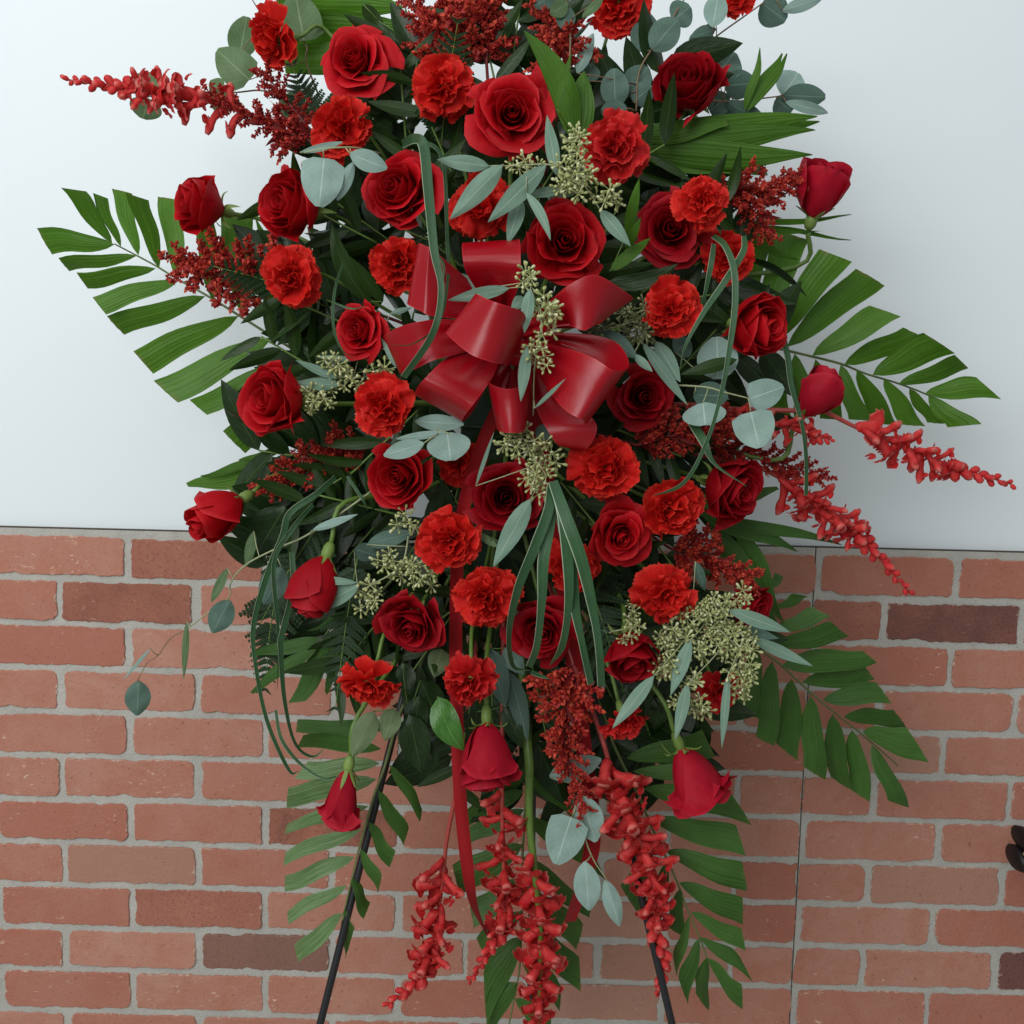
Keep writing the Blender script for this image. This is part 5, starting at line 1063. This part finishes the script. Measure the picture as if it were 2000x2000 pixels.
grass('crossed grass blades arching at the right side', [
    dict(p=[('C3', 470, 560, .42), ('C3', 590, 660, .45), ('C3', 680, 900, .465), ('C3', 690, 1250, .47), ('C3', 640, 1650, .475), ('A6', 1620, 1150, .475), ('A6', 1520, 1500, .475), ('C7', 450, 780, .47), ('C7', 200, 890, .45)], w=13, t0=.2, t1=.5, taper=.1),
    dict(p=[('C3', 780, 560, .42), ('C3', 770, 720, .44), ('C3', 600, 1000, .455), ('C3', 380, 1320, .46), ('C3', 200, 1650, .46), ('C3', 140, 1900, .45)], w=13, t0=-.3, t1=.3),
    dict(p=[('C3', 480, 640, .42), ('C3', 450, 850, .43), ('C3', 400, 1100, .425), ('C3', 360, 1280, .42)], w=11, taper=0)])
grass('single grass strap hanging over the right palm frond', [
    dict(p=[('C3', 1060, 1140, .36), ('C3', 1120, 1400, .385), ('C3', 1210, 1750, .39), ('C7', 1260, 50, .39), ('C7', 1340, 350, .39), ('C7', 1370, 600, .385), ('C7', 1370, 880, .37)], w=13, taper=0, t0=.5, t1=.3)])
grass('wavy grass blade crossing the lower right deep rose', [
    dict(p=[('C7', 480, 290, .43), ('C7', 590, 460, .455), ('C7', 680, 640, .46), ('C7', 920, 810, .45)], w=18, t0=.2, t1=.5, taper=.7)])
grass('long grass loops sweeping down the left side over the bricks', [
    dict(p=[('C4', 1330, 540, .42), ('C4', 1150, 700, .45), ('C4', 900, 880, .46), ('C4', 830, 1100, .46), ('A8', 560, 1180, .46), ('A8', 470, 1500, .455), ('B3', 170, 150, .455), ('B3', 250, 550, .455), ('B3', 400, 890, .45), ('B3', 470, 900, .44)], w=13, t0=.2, t1=.4, taper=.15),
    dict(p=[('C4', 1120, 800, .43), ('C4', 930, 1020, .455), ('C4', 750, 1350, .46), ('A8', 620, 1500, .46), ('B3', 330, 100, .46), ('B3', 320, 350, .455)], w=10, t0=.2, t1=.6),
    dict(p=[('C4', 920, 1250, .45), ('C4', 925, 1600, .46), ('A8', 640, 1600, .465), ('B3', 345, 60, .465), ('B3', 370, 400, .465), ('B3', 440, 700, .46), ('B3', 560, 800, .45), ('B3', 660, 735, .44)], w=13, t0=.3, t1=.9, taper=.15),
    dict(p=[('B3', 310, 480, .44), ('B3', 350, 680, .45), ('B3', 480, 850, .45), ('B3', 640, 950, .45), ('B3', 760, 930, .44)], w=7, taper=.2),
    dict(p=[('C4', 1440, 530, .42), ('C4', 1580, 740, .43), ('C4', 1640, 860, .42)], w=6)])

# ================================================================== ribbon bow
KN = P('F', 985, 668, .455)
bow = thing('ribbon_bow', 'glossy red satin ribbon bow with many loops at the centre', 'bow', KN)
LOOPS = [
 [((830, 600), (940, 600), .44), ((690, 330), (1005, 310), .445), ((655, 238), (1015, 216), .475), ((655, 330), (1020, 330), .505), ((690, 450), (1015, 480), .497), ((820, 640), (950, 660), .465)],
 [((850, 600), (850, 720), .45), ((600, 420), (560, 680), .455), ((385, 250), (312, 622), .487), ((430, 262), (390, 668), .508), ((480, 290), (470, 702), .508), ((690, 470), (700, 720), .482), ((860, 610), (860, 730), .465)],
 [((1000, 780), (960, 900), .47), ((820, 640), (700, 850), .50), ((735, 560), (548, 800), .545), ((840, 605), (690, 930), .577), ((950, 640), (820, 985), .577), ((1040, 680), (905, 1002), .560), ((1060, 780), (960, 1000), .52), ((1010, 800), (960, 930), .475)],
 [((850, 740), (860, 840), .445), ((480, 730), (450, 960), .455), ((170, 830), (262, 1056), .475), ((240, 775), (340, 1040), .512), ((380, 735), (480, 975), .522), ((560, 720), (640, 935), .505), ((850, 760), (860, 860), .465)],
 [((780, 850), (900, 940), .465), ((560, 960), (840, 1090), .512), ((420, 1090), (720, 1258), .532), ((368, 1155), (668, 1325), .516), ((360, 1200), (655, 1362), .488), ((430, 1150), (730, 1280), .455), ((780, 900), (900, 960), .445)],
 [((960, 900), (960, 1080), .455), ((850, 965), (900, 1300), .47), ((800, 1060), (870, 1400), .50), ((840, 1130), (900, 1430), .527), ((950, 1158), (962, 1433), .538), ((1040, 1130), (1030, 1430), .527), ((1088, 1085), (1056, 1380), .50), ((1010, 985), (1000, 1300), .47), ((980, 900), (980, 1080), .455)],
 [((1080, 700), (1150, 770), .47), ((1215, 592), (1300, 742), .507), ((1330, 500), (1345, 765), .524), ((1480, 440), (1425, 790), .527), ((1620, 505), (1500, 742), .515), ((1730, 592), (1560, 715), .485), ((1600, 560), (1450, 770), .46), ((1150, 700), (1180, 780), .45)],
 [((1110, 860), (1090, 1000), .475), ((1300, 900), (1190, 1160), .52), ((1470, 960), (1300, 1290), .546), ((1610, 1042), (1400, 1348), .552), ((1702, 1010), (1440, 1375), .525), ((1640, 880), (1480, 1200), .485), ((1480, 820), (1350, 1050), .465), ((1180, 800), (1160, 900), .45)],
 [((1080, 960), (1200, 960), .46), ((1100, 1230), (1370, 1230), .482), ((1190, 1420), (1500, 1395), .502), ((1265, 1520), (1420, 1545), .492), ((1230, 1400), (1400, 1380), .46), ((1100, 960), (1200, 960), .445)],
 [((1010, 760), (1040, 860), .47), ((1100, 700), (1200, 830), .485), ((1180, 740), (1290, 900), .488), ((1230, 850), (1240, 980), .478), ((1100, 840), (1100, 930), .46)]]
for rows in LOOPS:
    V, F, UV = band3([(P('N', *a_, d_), P('N', *b_, d_)) for a_, b_, d_ in rows])
    ob('loop', me('bow_loop', [v_ - KN for v_ in V], F, 'satin', UV), bow)
kc = lathe([(.004, -.016), (.012, -.012), (.015, 0), (.012, .012), (.004, .016)], 10)
ob('knot', me('bow_knot', *xf(frame((1, 0, .2), None, (0, -.012, 0)), kc)[:2], 'satin'), bow)
def tail(pts, w, mk, tw0=0, tw1=0):
    p3 = [P(*q) for q in pts]; path = catmull(p3, 8); N = len(path); V = []; F = []; UV = []
    for i, p in enumerate(path):
        f = i / (N - 1); t = (path[min(i + 1, N - 1)] - path[max(i - 1, 0)]).normalized(); nn = CAMDIR(p); nn = (nn - t * nn.dot(t)).normalized(); s = t.cross(nn)
        a = lerp(tw0, tw1, sm(.72, 1, f)); s2 = s * math.cos(a) + nn * math.sin(a); ww = w * pxm(p) / 2
        for k in range(5): V.append(p + s2 * (k / 2 - 1) * ww + nn * .0012 * math.sin(k * 1.3 + f * 9)); UV.append((k / 4, f))
    for i in range(N - 1):
        for k in range(4):
            a = i * 5 + k; F.append((a, a + 1, a + 6, a + 5))
    ob('ribbon_tail', me('ribbon_tail', [q - KN for q in V], F, mk, UV), bow)
tail([('F', 975, 700, .44), ('F', 905, 850, .43), ('F', 868, 1000, .42), ('F', 860, 1180, .415), ('F', 862, 1350, .42), ('F', 868, 1500, .425), ('F', 880, 1620, .425), ('F', 893, 1700, .42), ('F', 920, 1765, .40)], 26, 'woven', .25, 1.4)
tail([('F', 990, 700, .44), ('F', 1030, 900, .42), ('F', 1070, 1150, .40), ('F', 1100, 1400, .395), ('F', 1118, 1560, .395), ('F', 1108, 1640, .395), ('F', 1075, 1740, .39)], 34, 'woven', .4, .9)

# ================================================================== dark chair arm at the right edge
ca = P('B8', 1160, 1290, .10)
ch = thing('chair_arm', 'black padded chair arm with tan piping poking in at the right edge', 'chair', ca)
def pad(z0, h, ys, l, slope):
    xs = (0, .003, .008, .03, .1, .2, .3, .4, .5); pts = [Vector((x, 0, z0 + slope * x)) for x in xs]
    V, F, UV = tube(pts, 1.0, 12); out = []
    for i, v in enumerate(V):
        c = pts[i // 12]; k = (.75, .95, 1.0)[i // 12] if i // 12 < 3 else 1.0
        out.append(c + Vector((0, (v - c).y * ys * k, (v - c).z * h * k)))
    return out, F, UV
ob('cushion', me('chair_cushion', *pad(.026, .017, .03, .5, -.25)[:2], 'chair'), ch, Matrix.Translation((-.012, 0, 0)))
ob('base', me('chair_base', *pad(-.004, .019, .03, .5, -.30)[:2], 'chair'), ch, Matrix.Translation((-.018, 0, 0)))
ob('piping', me('chair_piping', *tube([Vector((-.014, -.026, .012)), Vector((.02, -.028, -.004)), Vector((.2, -.028, -.07)), Vector((.48, -.028, -.17))], .0028, 8)[:2], 'tan'), ch)
